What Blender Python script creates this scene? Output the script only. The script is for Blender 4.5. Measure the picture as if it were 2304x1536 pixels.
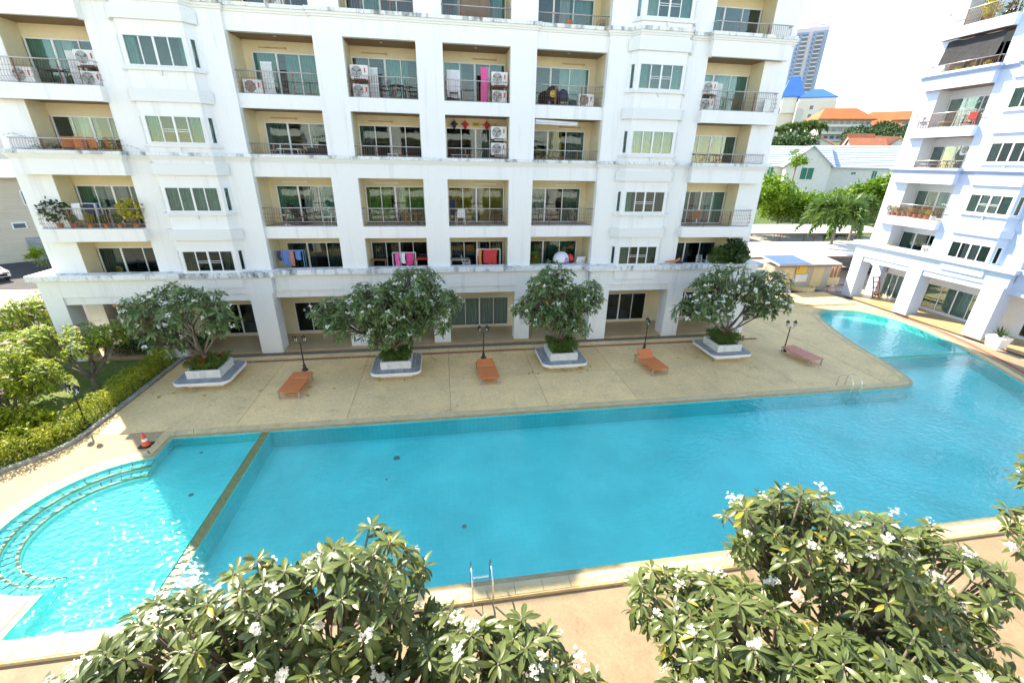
import bpy, math, random
import numpy as np
from mathutils import Vector, Matrix
from mathutils.geometry import tessellate_polygon
RAD = math.radians
rnd = random.Random(11)
sc = bpy.context.scene
col = sc.collection
for o in list(bpy.data.objects): bpy.data.objects.remove(o)

# ------------------------------------------------------------------ camera, sky, sun, exposure
EYE = Vector((0.0, 0.0, 10.5))
FPX, PITCH, YAW, ROLL = 967.66, RAD(22.6873), RAD(9.2522), RAD(1.11898)
_f = Vector((math.sin(YAW)*math.cos(PITCH), math.cos(YAW)*math.cos(PITCH), -math.sin(PITCH)))
_r = Vector((math.cos(YAW), -math.sin(YAW), 0)); _u = _r.cross(_f)
RT = math.cos(ROLL)*_r + math.sin(ROLL)*_u; UP = -math.sin(ROLL)*_r + math.cos(ROLL)*_u; FW = _f
cd = bpy.data.cameras.new('camera'); cam = bpy.data.objects.new('camera', cd); col.objects.link(cam)
cd.sensor_fit = 'HORIZONTAL'; cd.sensor_width = 36; cd.lens = FPX/2304*36; cd.clip_start = 0.1; cd.clip_end = 6000
mw = Matrix.Identity(4)
for i in range(3):
    mw[i][0] = RT[i]; mw[i][1] = UP[i]; mw[i][2] = -FW[i]; mw[i][3] = EYE[i]
cam.matrix_world = mw; sc.camera = cam
def ray(u, v): return FW + RT*((u-1152)/FPX) - UP*((v-768)/FPX)
def onY(u, v, Y): d = ray(u, v); return EYE + d*(Y/d.y)
def onZ(u, v, Z): d = ray(u, v); return EYE + d*((Z-EYE.z)/d.z)

SUN_EL = 46.0; SUN_AZ = math.atan2(-0.64, 0.767)
sunv = Vector((math.sin(SUN_AZ)*math.cos(RAD(SUN_EL)), math.cos(SUN_AZ)*math.cos(RAD(SUN_EL)), math.sin(RAD(SUN_EL))))
w = bpy.data.worlds.new('World'); sc.world = w; w.use_nodes = True
wn = w.node_tree.nodes; wl = w.node_tree.links; wn.clear()
wo = wn.new('ShaderNodeOutputWorld'); bg = wn.new('ShaderNodeBackground'); sky = wn.new('ShaderNodeTexSky')
sky.sky_type = 'NISHITA'; sky.sun_disc = False; sky.sun_elevation = RAD(SUN_EL); sky.sun_rotation = SUN_AZ % (2*math.pi)
sky.air_density = 1.0; sky.dust_density = 0.0; sky.ozone_density = 1.0
bg.inputs['Strength'].default_value = 0.125
wl.new(sky.outputs[0], bg.inputs[0]); wl.new(bg.outputs[0], wo.inputs[0])
sd = bpy.data.lights.new('sun', 'SUN'); sd.energy = 3.0; sd.angle = RAD(0.55); sd.color = (1.0, 0.94, 0.85)
so = bpy.data.objects.new('sun', sd); col.objects.link(so); so.rotation_euler = sunv.to_track_quat('Z', 'Y').to_euler(); so.location = (-20, 40, 60)
sc.view_settings.view_transform = 'Standard'; sc.view_settings.look = 'None'; sc.view_settings.gamma = 1
sc.view_settings.exposure = 2.1
sc.view_settings.use_white_balance = True; sc.view_settings.white_balance_temperature = 7600; sc.view_settings.white_balance_tint = 8

# ------------------------------------------------------------------ materials
MATS = {}
def M(name, c, rough=.6, var=.1, scale=2.0, bump=0.0, bscale=30.0, metal=0.0, spec=.5, c2=None, lo=.35, hi=.65, stretch=(1,1,1), fine=.05, trans=0.0):
    if name in MATS: return MATS[name]
    m = bpy.data.materials.new(name); m.use_nodes = True; nt = m.node_tree; N = nt.nodes; L = nt.links
    b = N['Principled BSDF']; b.inputs['Roughness'].default_value = rough; b.inputs['Metallic'].default_value = metal
    b.inputs['Specular IOR Level'].default_value = spec
    tc = N.new('ShaderNodeTexCoord'); mp = N.new('ShaderNodeMapping'); mp.inputs['Scale'].default_value = stretch
    L.new(tc.outputs['Object'], mp.inputs[0])
    n1 = N.new('ShaderNodeTexNoise'); n1.inputs['Scale'].default_value = scale; n1.inputs['Detail'].default_value = 6; n1.inputs['Roughness'].default_value = .65
    L.new(mp.outputs[0], n1.inputs['Vector'])
    r = N.new('ShaderNodeValToRGB'); r.color_ramp.elements[0].position = lo; r.color_ramp.elements[1].position = hi
    ca = tuple(min(1, x*(1-var)) for x in c); cb = tuple(min(1, x*(1+var)) for x in c) if c2 is None else c2
    if c2 is not None: ca = c
    r.color_ramp.elements[0].color = (*ca, 1); r.color_ramp.elements[1].color = (*cb, 1)
    L.new(n1.outputs[0], r.inputs[0]); out = r.outputs[0]
    if fine:
        n2 = N.new('ShaderNodeTexNoise'); n2.inputs['Scale'].default_value = scale*14; n2.inputs['Detail'].default_value = 4
        L.new(mp.outputs[0], n2.inputs['Vector'])
        mr = N.new('ShaderNodeMapRange'); mr.inputs['From Min'].default_value = .3; mr.inputs['From Max'].default_value = .7
        mr.inputs['To Min'].default_value = 1-fine*2; mr.inputs['To Max'].default_value = 1+fine
        L.new(n2.outputs[0], mr.inputs[0])
        mx = N.new('ShaderNodeMix'); mx.data_type = 'RGBA'; mx.blend_type = 'MULTIPLY'; mx.inputs[0].default_value = 1
        L.new(out, mx.inputs[6]); L.new(mr.outputs[0], mx.inputs[7]); out = mx.outputs[2]
    if name.startswith('deck') or name in ('coping', 'slate', 'marble_tile'):     # slabs differ a little from one another
        oi = N.new('ShaderNodeObjectInfo'); mv = N.new('ShaderNodeMapRange'); mv.inputs['To Min'].default_value = .93; mv.inputs['To Max'].default_value = 1.04; L.new(oi.outputs['Random'], mv.inputs[0])
        mo = N.new('ShaderNodeMix'); mo.data_type = 'RGBA'; mo.blend_type = 'MULTIPLY'; mo.inputs[0].default_value = 1; L.new(out, mo.inputs[6]); L.new(mv.outputs[0], mo.inputs[7]); out = mo.outputs[2]
        ns = N.new('ShaderNodeTexNoise'); ns.inputs['Scale'].default_value = .9; ns.inputs['Detail'].default_value = 8; ns.inputs['Roughness'].default_value = .7; ns.inputs['Distortion'].default_value = 1.2; L.new(tc.outputs['Object'], ns.inputs['Vector'])
        mr2 = N.new('ShaderNodeMapRange'); mr2.inputs['From Min'].default_value = .56; mr2.inputs['From Max'].default_value = .75; mr2.inputs['To Min'].default_value = 1; mr2.inputs['To Max'].default_value = .68; L.new(ns.outputs[0], mr2.inputs[0])
        m3 = N.new('ShaderNodeMix'); m3.data_type = 'RGBA'; m3.blend_type = 'MULTIPLY'; m3.inputs[0].default_value = 1; L.new(out, m3.inputs[6]); L.new(mr2.outputs[0], m3.inputs[7]); out = m3.outputs[2]
    L.new(out, b.inputs['Base Color'])
    if bump:
        n3 = N.new('ShaderNodeTexNoise'); n3.inputs['Scale'].default_value = bscale; n3.inputs['Detail'].default_value = 4
        L.new(tc.outputs['Object'], n3.inputs['Vector'])
        bp = N.new('ShaderNodeBump'); bp.inputs['Strength'].default_value = bump; bp.inputs['Distance'].default_value = .02
        L.new(n3.outputs[0], bp.inputs['Height']); L.new(bp.outputs[0], b.inputs['Normal'])
    if trans:
        t = N.new('ShaderNodeBsdfTranslucent'); ms = N.new('ShaderNodeMixShader'); ms.inputs[0].default_value = trans
        L.new(out, t.inputs[0]); L.new(b.outputs[0], ms.inputs[1]); L.new(t.outputs[0], ms.inputs[2]); L.new(ms.outputs[0], N['Material Output'].inputs[0])
    MATS[name] = m; return m

def nodes_mat(name):
    m = bpy.data.materials.new(name); m.use_nodes = True; N = m.node_tree.nodes; L = m.node_tree.links
    N.remove(N['Principled BSDF']); MATS[name] = m; return m, N, L, N['Material Output']

def glass_mat(name, tint, ior=1.7, rough=.015, wob=.012):
    m, N, L, out = nodes_mat(name)
    t = N.new('ShaderNodeBsdfTransparent'); t.inputs[0].default_value = (*tint, 1)
    g = N.new('ShaderNodeBsdfGlossy'); g.inputs['Roughness'].default_value = rough; g.inputs[0].default_value = (.92, .97, .95, 1)
    fr = N.new('ShaderNodeFresnel'); fr.inputs[0].default_value = ior
    no = N.new('ShaderNodeTexNoise'); no.inputs['Scale'].default_value = 1.3; tc = N.new('ShaderNodeTexCoord'); L.new(tc.outputs['Object'], no.inputs['Vector'])
    bp = N.new('ShaderNodeBump'); bp.inputs['Strength'].default_value = .25; bp.inputs['Distance'].default_value = wob
    L.new(no.outputs[0], bp.inputs['Height']); L.new(bp.outputs[0], g.inputs['Normal'])
    mx = N.new('ShaderNodeMixShader'); L.new(fr.outputs[0], mx.inputs[0]); L.new(t.outputs[0], mx.inputs[1]); L.new(g.outputs[0], mx.inputs[2]); L.new(mx.outputs[0], out.inputs[0])
    return m
glass_mat('glass', (.86, .95, .92), 1.52); glass_mat('glass_dark', (.72, .80, .78), 1.42); glass_mat('glass_lamp', (.8, .85, .85), 1.45)

def water_mat():
    m, N, L, out = nodes_mat('water')
    t = N.new('ShaderNodeBsdfTransparent'); t.inputs[0].default_value = (.85, .99, 1.0, 1)
    g = N.new('ShaderNodeBsdfGlossy'); g.inputs['Roughness'].default_value = .02; g.inputs[0].default_value = (1, 1, 1, 1)
    tc = N.new('ShaderNodeTexCoord')
    a = N.new('ShaderNodeTexNoise'); a.inputs['Scale'].default_value = 4.0; a.inputs['Detail'].default_value = 2; a.inputs['Roughness'].default_value = .5
    mp = N.new('ShaderNodeMapping'); mp.inputs['Scale'].default_value = (1.0, 1.6, 1); mp.inputs['Rotation'].default_value = (0, 0, .5)
    L.new(tc.outputs['Object'], mp.inputs[0]); L.new(mp.outputs[0], a.inputs['Vector'])
    c = N.new('ShaderNodeTexNoise'); c.inputs['Scale'].default_value = .22; c.inputs['Detail'].default_value = 2; L.new(tc.outputs['Object'], c.inputs['Vector'])
    mr = N.new('ShaderNodeMapRange'); mr.inputs['From Min'].default_value = .4; mr.inputs['From Max'].default_value = .62; mr.inputs['To Min'].default_value = .25; mr.inputs['To Max'].default_value = 1
    L.new(c.outputs[0], mr.inputs[0])
    bp = N.new('ShaderNodeBump'); bp.inputs['Distance'].default_value = .06; L.new(mr.outputs[0], bp.inputs['Strength']); L.new(a.outputs[0], bp.inputs['Height'])
    fr = N.new('ShaderNodeFresnel'); fr.inputs[0].default_value = 1.44; L.new(bp.outputs[0], fr.inputs['Normal']); L.new(bp.outputs[0], g.inputs['Normal'])
    mx = N.new('ShaderNodeMixShader'); L.new(fr.outputs[0], mx.inputs[0]); L.new(t.outputs[0], mx.inputs[1]); L.new(g.outputs[0], mx.inputs[2]); L.new(mx.outputs[0], out.inputs[0])
water_mat()

def tile_mat(name, c1, c2, cm, size, mortar=.02, rough=.35, vmix=.12, axes='XY'):
    m = bpy.data.materials.new(name); m.use_nodes = True; N = m.node_tree.nodes; L = m.node_tree.links; b = N['Principled BSDF']
    b.inputs['Roughness'].default_value = rough
    if name.startswith('pool'): b.inputs['Specular IOR Level'].default_value = 0.0; b.inputs['Roughness'].default_value = .9
    tc = N.new('ShaderNodeTexCoord'); br = N.new('ShaderNodeTexBrick'); br.offset = 0; br.squash = 1
    br.inputs['Color1'].default_value = (*c1, 1); br.inputs['Color2'].default_value = (*c2, 1); br.inputs['Mortar'].default_value = (*cm, 1)
    br.inputs['Scale'].default_value = 1/size; br.inputs['Mortar Size'].default_value = mortar; br.inputs['Brick Width'].default_value = 1; br.inputs['Row Height'].default_value = 1
    src = tc.outputs['Object']
    if axes != 'XY':
        sp = N.new('ShaderNodeSeparateXYZ'); cb = N.new('ShaderNodeCombineXYZ'); L.new(src, sp.inputs[0])
        ad = N.new('ShaderNodeMath'); L.new(sp.outputs[0], ad.inputs[0]); L.new(sp.outputs[1], ad.inputs[1])
        L.new(ad.outputs[0], cb.inputs[0]); L.new(sp.outputs[2], cb.inputs[1]); src = cb.outputs[0]
    L.new(src, br.inputs['Vector'])
    n = N.new('ShaderNodeTexNoise'); n.inputs['Scale'].default_value = .5; n.inputs['Detail'].default_value = 6; L.new(tc.outputs['Object'], n.inputs['Vector'])
    mr = N.new('ShaderNodeMapRange'); mr.inputs['From Min'].default_value = .3; mr.inputs['From Max'].default_value = .7; mr.inputs['To Min'].default_value = 1-vmix; mr.inputs['To Max'].default_value = 1+vmix*.5
    L.new(n.outputs[0], mr.inputs[0]); mx = N.new('ShaderNodeMix'); mx.data_type = 'RGBA'; mx.blend_type = 'MULTIPLY'; mx.inputs[0].default_value = 1
    L.new(br.outputs[0], mx.inputs[6]); L.new(mr.outputs[0], mx.inputs[7]); L.new(mx.outputs[2], b.inputs['Base Color']); MATS[name] = m; return m
tile_mat('pool_tile', (.125, .925, .84), (.145, .94, .86), (.105, .855, .785), .2, .022)
tile_mat('pool_wall', (.09, .80, .77), (.105, .83, .79), (.075, .72, .71), .2, .05, axes='Z')
tile_mat('terrace_tile', (.50, .36, .20), (.54, .39, .22), (.36, .25, .14), .4, .012, .3)

def leaf_mat(name, c, c2, rough=.36, trans=.22, rib=(.30, .38, .16), spec=.5, ns=1.5):
    m = bpy.data.materials.new(name); m.use_nodes = True; N = m.node_tree.nodes; L = m.node_tree.links; b = N['Principled BSDF']
    b.inputs['Roughness'].default_value = rough; b.inputs['Specular IOR Level'].default_value = spec
    tc = N.new('ShaderNodeTexCoord'); ge = N.new('ShaderNodeNewGeometry'); oi = N.new('ShaderNodeObjectInfo')
    n = N.new('ShaderNodeTexNoise'); n.inputs['Scale'].default_value = ns; n.inputs['Detail'].default_value = 3; L.new(ge.outputs['Position'], n.inputs['Vector'])
    ad = N.new('ShaderNodeMath'); ad.operation = 'MULTIPLY_ADD'; ad.inputs[1].default_value = .55; L.new(ge.outputs['Random Per Island'], ad.inputs[0])
    sb = N.new('ShaderNodeMath'); sb.operation = 'MULTIPLY_ADD'; sb.inputs[1].default_value = 1.6; sb.inputs[2].default_value = -.55; L.new(n.outputs[0], sb.inputs[0]); L.new(sb.outputs[0], ad.inputs[2])
    r = N.new('ShaderNodeValToRGB'); r.color_ramp.elements[0].color = (*c, 1); r.color_ramp.elements[1].color = (*c2, 1); L.new(ad.outputs[0], r.inputs[0])
    out = r.outputs[0]
    if rib:
        uv = N.new('ShaderNodeSeparateXYZ'); L.new(tc.outputs['UV'], uv.inputs[0])
        s = N.new('ShaderNodeMath'); s.operation = 'SUBTRACT'; s.inputs[1].default_value = .5; L.new(uv.outputs[0], s.inputs[0])
        a = N.new('ShaderNodeMath'); a.operation = 'ABSOLUTE'; L.new(s.outputs[0], a.inputs[0])
        lt = N.new('ShaderNodeMapRange'); lt.inputs['From Min'].default_value = .03; lt.inputs['From Max'].default_value = .09; lt.inputs['To Min'].default_value = .75; lt.inputs['To Max'].default_value = 0
        L.new(a.outputs[0], lt.inputs[0]); mx = N.new('ShaderNodeMix'); mx.data_type = 'RGBA'; L.new(lt.outputs[0], mx.inputs[0]); L.new(out, mx.inputs[6]); mx.inputs[7].default_value = (*rib, 1); out = mx.outputs[2]
    if rib:                                               # now and then a yellowing leaf
        rs_ = N.new('ShaderNodeMath'); rs_.operation = 'ADD'; L.new(ge.outputs['Random Per Island'], rs_.inputs[0]); L.new(oi.outputs['Random'], rs_.inputs[1])
        fr_ = N.new('ShaderNodeMath'); fr_.operation = 'FRACT'; L.new(rs_.outputs[0], fr_.inputs[0])
        gt = N.new('ShaderNodeMath'); gt.operation = 'GREATER_THAN'; gt.inputs[1].default_value = .978; L.new(fr_.outputs[0], gt.inputs[0])
        my = N.new('ShaderNodeMix'); my.data_type = 'RGBA'; L.new(gt.outputs[0], my.inputs[0]); L.new(out, my.inputs[6]); my.inputs[7].default_value = (.34, .30, .04, 1); out = my.outputs[2]
    L.new(out, b.inputs['Base Color'])
    t = N.new('ShaderNodeBsdfTranslucent'); ms = N.new('ShaderNodeMixShader'); ms.inputs[0].default_value = trans
    L.new(out, t.inputs[0]); L.new(b.outputs[0], ms.inputs[1]); L.new(t.outputs[0], ms.inputs[2]); L.new(ms.outputs[0], N['Material Output'].inputs[0]); MATS[name] = m; return m
leaf_mat('frangi_leaf', (.050, .115, .035), (.20, .29, .10), rough=.42, spec=.35)
leaf_mat('frangi_leaf_near', (.046, .080, .022), (.165, .205, .062), rough=.3, trans=.2, rib=(.17, .20, .07), spec=.45)
leaf_mat('garden_leaf', (.15, .27, .010), (.40, .47, .03), trans=.42, rough=.5, spec=.25)
leaf_mat('ixora_leaf', (.05, .12, .012), (.13, .22, .03), rib=None, rough=.45)
leaf_mat('hedge_leaf', (.17, .25, .010), (.46, .47, .03), rib=None, rough=.5, trans=.3)
leaf_mat('tree_leaf', (.07, .18, .006), (.24, .37, .02), rib=None, rough=.55, trans=.3, ns=.3)
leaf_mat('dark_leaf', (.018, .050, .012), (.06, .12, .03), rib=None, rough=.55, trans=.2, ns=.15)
leaf_mat('palm_leaf', (.05, .11, .02), (.15, .24, .05), rib=None, rough=.45, trans=.25)
leaf_mat('grass_blade', (.10, .20, .02), (.22, .32, .04), rib=None, rough=.6, trans=.3)
leaf_mat('yellow_leaf', (.30, .30, .02), (.50, .42, .04), rib=None, trans=.3)
WHITE = (.80, .80, .79)
M('white', (.83, .825, .81), .75, c2=(.60, .59, .56), lo=.54, hi=.88, scale=1.1, stretch=(2.2, 2.2, .14), bump=.05, fine=.012)
M('white_shade_blue', (.54, .62, .78), .75, var=.03, scale=.7, fine=.015)  # right block's white with bluish shade put into the colour
M('trim_shade_blue', (.33, .41, .60), .75, var=.03, scale=.7, fine=.015)  # cornice colour darkened and blued to stand in for shade
M('cornice', (.78, .78, .76), .8, c2=(.78, .78, .76), scale=2, fine=.04)
M('stained', (.80, .81, .81), .85, c2=(.16, .17, .17), lo=.50, hi=.68, scale=2.2, stretch=(1.0, 1.0, .4), fine=.12)
M('stained_shade_blue', (.48, .56, .72), .85, c2=(.40, .47, .61), lo=.45, hi=.8, scale=1.5, fine=.05)  # faint stains over ledge white that carries the blue shade tint
M('cream', (.74, .64, .42), .8, var=.05, scale=.8, fine=.02)
M('cream_shade_blue', (.70, .72, .76), .8, var=.04, scale=.8, fine=.02)  # inner walls with the same blue shade mixed in
M('wood_soffit', (.20, .105, .050), .5, var=.2, scale=6, stretch=(.3, 6, 1), fine=.1)
M('floor_tile', (.34, .28, .21), .5, var=.1)
M('frame_white', (.78, .79, .78), .35, var=.02, spec=.4, fine=0)
M('room', (.055, .06, .06), .9, var=.3, scale=.6)  # near-black colour stands in for the shade of unlit rooms
M('rail', (.50, .47, .45), .3, metal=.7, var=.08, fine=0)
M('rail_rust', (.22, .115, .085), .6, var=.2, scale=8, fine=.1)
M('rust', (.20, .075, .035), .7, var=.3, scale=8)
M('ac_body', (.72, .71, .68), .45, var=.05, scale=3, fine=.03)
M('ac_grille', (.30, .30, .29), .6, var=.1)
M('black', (.015, .015, .016), .5, var=.2)
M('iron', (.022, .022, .024), .4, var=.2, scale=9)
M('red', (.55, .03, .03), .6, var=.12); M('pink', (.75, .10, .32), .7, var=.12); M('magenta', (.70, .06, .26), .7, var=.1); M('blue_cloth', (.10, .20, .55), .75, var=.15)
M('white_cloth', (.76, .76, .80), .8, var=.06, fine=.03); M('orange_cloth', (.60, .20, .06), .7, var=.12); M('violet', (.33, .30, .55), .8, var=.12); M('navy', (.03, .04, .08), .8, var=.2)
M('orange', (.66, .19, .055), .6, var=.06, scale=3, fine=.06, bump=.1, bscale=180)
M('orange_faded', (.62, .24, .16), .65, var=.07, scale=3, fine=.06, bump=.1, bscale=180)
M('steel_grey', (.42, .43, .44), .4, metal=.5, var=.08); M('chrome', (.75, .75, .74), .12, metal=1, var=.03, fine=0)
M('yellow', (.78, .52, .04), .6, var=.06); M('wood', (.30, .13, .05), .55, var=.25, scale=4, stretch=(6, 6, .6), fine=.12); M('wood_light', (.52, .32, .14), .5, var=.2, scale=4)
M('white_plastic', (.78, .78, .77), .35, var=.03, fine=0); M('pot_white', (.74, .74, .72), .5, var=.06); M('terracotta', (.45, .17, .07), .75, var=.15)
M('planter_white', (.82, .80, .76), .6, var=.09, scale=3, fine=.06); M('marble_tile', (.74, .72, .67), .4, c2=(.55, .55, .54), lo=.5, hi=.75, scale=3.5)
M('slate', (.30, .32, .35), .55, var=.22, scale=2.5, fine=.08); M('soil', (.10, .07, .045), .9, var=.3, scale=9)
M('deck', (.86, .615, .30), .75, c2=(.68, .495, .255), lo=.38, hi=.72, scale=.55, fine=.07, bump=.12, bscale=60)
M('deck_joint', (.20, .17, .12), .9, var=.2)
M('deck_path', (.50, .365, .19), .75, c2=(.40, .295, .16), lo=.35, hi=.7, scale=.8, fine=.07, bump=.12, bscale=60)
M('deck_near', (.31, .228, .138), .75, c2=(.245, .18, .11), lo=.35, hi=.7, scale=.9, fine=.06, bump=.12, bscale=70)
M('coping', (.62, .48, .25), .7, var=.13, scale=1.6, fine=.06); M('coping_lip', (.36, .31, .17), .5, var=.15, scale=3, fine=.08); M('olive_tile', (.56, .45, .17), .4, var=.2, scale=9, fine=.12)
M('olive_dark', (.28, .24, .09), .5, var=.2, scale=9); M('grate_red', (.27, .055, .04), .6, var=.15, scale=4); M('grate_cream', (.66, .60, .44), .6, var=.08)
M('kerb', (.42, .41, .38), .85, c2=(.16, .155, .14), lo=.45, hi=.75, scale=4); M('asphalt', (.062, .060, .060), .9, var=.2, scale=1.2, fine=.15)
M('pavement', (.36, .31, .26), .85, var=.12, scale=.8, fine=.08); M('lawn', (.12, .19, .035), .95, c2=(.28, .21, .10), lo=.5, hi=.72, scale=.5, fine=.2)
M('hill_green', (.06, .11, .03), .95, c2=(.10, .13, .04), scale=.05); M('bark', (.20, .165, .125), .85, var=.25, scale=6, stretch=(1, 1, .5), fine=.15, bump=.3, bscale=25)
M('petal', (.84, .82, .74), .6, var=.03, fine=0, trans=.25); M('petal_pink', (.78, .55, .48), .6, var=.08, fine=0, trans=.25); M('petal_yellow', (.80, .55, .06), .6, var=.05, fine=0); M('ixora_flower', (.62, .11, .015), .6, var=.2, scale=8, fine=0)
M('kiosk_wall', (.47, .43, .35), .85, c2=(.36, .34, .29), scale=.8, fine=.05); M('kiosk_panel', (.62, .50, .28), .8, var=.06); M('metal_roof_blue', (.10, .17, .36), .8, spec=.1, var=.05, scale=1); M('metal_roof_white', (.60, .58, .55), .7, var=.06, scale=.6)
M('house_wall', (.70, .68, .63), .8, var=.05); M('roof_slate', (.44, .49, .56), .55, var=.06, scale=1.5); M('roof_orange', (.42, .12, .03), .7, var=.12, scale=.2); M('roof_red', (.32, .11, .055), .75, var=.15, scale=.4); M('roof_blue', (.035, .14, .46), .45, var=.08, scale=.2)
M('tower_pink', (.60, .52, .55), .7, var=.04, scale=.1, fine=0); M('tower_blue', (.22, .32, .50), .5, var=.08, scale=.1, fine=0); M('tower_glass', (.10, .14, .18), .15, var=.2, scale=.1, fine=0); M('hotel_cream', (.68, .62, .55), .8, var=.05, scale=.1); M('hotel_wall', (.45, .42, .40), .8, var=.08, scale=.1)
M('curtain_teal', (.10, .30, .27), .85, var=.12, scale=3, trans=.2); M('curtain_green', (.05, .22, .15), .85, var=.12, scale=3, trans=.2); M('curtain_dark', (.08, .12, .11), .9, var=.15, scale=3); M('curtain_lime', (.22, .34, .08), .85, var=.12, scale=3, trans=.2); M('curtain_gold', (.40, .26, .03), .85, var=.12, scale=3, trans=.2)
M('curtain_grey', (.32, .29, .28), .85, var=.08, scale=3); M('curtain_white', (.62, .62, .60), .85, var=.06, scale=3, trans=.2); M('curtain_brown', (.22, .16, .12), .85, var=.12, scale=3); M('blind_grey', (.66, .66, .67), .8, var=.04); M('curtain_pale', (.36, .45, .42), .85, var=.1, scale=3, trans=.2)
M('skin_metal', (.30, .31, .32), .35, metal=.6, var=.1); M('car_white', (.78, .78, .78), .2, var=.02, fine=0, spec=.6); M('tyre', (.02, .02, .02), .8, var=.2); M('cone', (.80, .10, .03), .5, var=.08, scale=5); M('siding', (.55, .50, .40), .8, var=.08, stretch=(.2, .2, 3)); M('pipe_blue', (.22, .42, .62), .5, var=.1); M('shade_cloth', (.03, .03, .035), .9, var=.25, scale=5)
M('bush_brown', (.35, .22, .12), .9, var=.2)

# ------------------------------------------------------------------ mesh helpers
class MB:
    def __init__(s): s.v = []; s.f = []; s.m = []
    def add(s, vs, fs, mi=0):
        o = len(s.v); s.v += [tuple(p) for p in vs]
        for f in fs: s.f.append(tuple(i+o for i in f)); s.m.append(mi)
    def box(s, x0, x1, y0, y1, z0, z1, mi=0):
        if x0 > x1: x0, x1 = x1, x0
        if y0 > y1: y0, y1 = y1, y0
        s.add([(x0,y0,z0),(x1,y0,z0),(x1,y1,z0),(x0,y1,z0),(x0,y0,z1),(x1,y0,z1),(x1,y1,z1),(x0,y1,z1)],
              [(0,3,2,1),(4,5,6,7),(0,1,5,4),(1,2,6,5),(2,3,7,6),(3,0,4,7)], mi)
    def hexa(s, p, mi=0): s.add(p, [(0,3,2,1),(4,5,6,7),(0,1,5,4),(1,2,6,5),(2,3,7,6),(3,0,4,7)], mi)
    def obox(s, fr, a0, a1, d0, d1, z0, z1, mi=0):       # fr: frame (ox,oy,ux,uy,nx,ny); a along u, d along inward normal
        ox, oy, ux, uy, nx, ny = fr
        q = lambda a, d, z: (ox+ux*a+nx*d, oy+uy*a+ny*d, z)
        s.hexa([q(a0,d0,z0),q(a1,d0,z0),q(a1,d1,z0),q(a0,d1,z0),q(a0,d0,z1),q(a1,d0,z1),q(a1,d1,z1),q(a0,d1,z1)], mi)
    def prism(s, poly, z0, z1, mi=0):
        n = len(poly)
        s.add([(x,y,z0) for x,y in poly]+[(x,y,z1) for x,y in poly], [tuple(range(n-1,-1,-1)), tuple(range(n,2*n))]+[(i,(i+1)%n,(i+1)%n+n,i+n) for i in range(n)], mi)
    def tube(s, pts, r, n=6, mi=0, cap=True):
        pts = [Vector(p) for p in pts]; k = len(pts); rs = r if isinstance(r, (list, tuple)) else [r]*k
        V = []; prev = None
        for i, p in enumerate(pts):
            d = (pts[min(i+1,k-1)]-pts[max(i-1,0)])
            if d.length < 1e-9: d = Vector((0,0,1))
            d.normalize()
            if prev is None: a = d.cross(Vector((0,0,1)) if abs(d.z) < .9 else Vector((1,0,0)))
            else: a = prev - d*prev.dot(d)
            a.normalize(); prev = a; b = d.cross(a)
            for j in range(n):
                t = 2*math.pi*j/n; V.append(p+(a*math.cos(t)+b*math.sin(t))*rs[i])
        F = [(i*n+j, i*n+(j+1)%n, (i+1)*n+(j+1)%n, (i+1)*n+j) for i in range(k-1) for j in range(n)]
        if cap: F += [tuple(range(n-1,-1,-1)), tuple(range((k-1)*n, k*n))]
        s.add(V, F, mi)
    def lathe(s, prof, c=(0,0,0), n=16, mi=0):
        V = [(c[0]+r*math.cos(2*math.pi*j/n), c[1]+r*math.sin(2*math.pi*j/n), c[2]+z) for r, z in prof for j in range(n)]
        k = len(prof); F = [(i*n+j, i*n+(j+1)%n, (i+1)*n+(j+1)%n, (i+1)*n+j) for i in range(k-1) for j in range(n)]
        F += [tuple(range(n-1,-1,-1)), tuple(range((k-1)*n, k*n))]; s.add(V, F, mi)
    def mould(s, line, o0, o1, z0, z1, mi=0):            # strip following a plan polyline between two outward offsets
        A = offs(line, o0); B = offs(line, o1); n = len(line)
        for i in range(n-1):
            s.hexa([(*A[i],z0),(*A[i+1],z0),(*B[i+1],z0),(*B[i],z0),(*A[i],z1),(*A[i+1],z1),(*B[i+1],z1),(*B[i],z1)], mi)
    def build(s, name, mats, parent=None, smooth=False, loc=None):
        me = bpy.data.meshes.new(name); me.from_pydata(s.v, [], s.f)
        mats = [mats] if isinstance(mats, str) else mats
        for m in mats: me.materials.append(MATS[m])
        if len(mats) > 1: me.polygons.foreach_set('material_index', s.m)
        if smooth: me.polygons.foreach_set('use_smooth', [True]*len(me.polygons))
        me.update(); return link(name, me, parent, loc)
def link(name, me, parent=None, loc=None):
    o = bpy.data.objects.new(name, me); col.objects.link(o)
    if parent is not None: o.parent = parent
    if loc is not None: o.location = loc
    return o
def offs(line, d):
    out = []; n = len(line)
    for i in range(n):
        def nrm(a, b):
            x, y = b[0]-a[0], b[1]-a[1]; l = math.hypot(x, y); return (y/l, -x/l)
        if i == 0: nx, ny = nrm(line[0], line[1]); out.append((line[0][0]+nx*d, line[0][1]+ny*d)); continue
        if i == n-1: nx, ny = nrm(line[-2], line[-1]); out.append((line[-1][0]+nx*d, line[-1][1]+ny*d)); continue
        a = nrm(line[i-1], line[i]); b = nrm(line[i], line[i+1]); mx, my = a[0]+b[0], a[1]+b[1]; k = 2/(mx*mx+my*my+1e-9)
        k = min(k, 2.5); out.append((line[i][0]+mx*d*k, line[i][1]+my*d*k))
    return out
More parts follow.
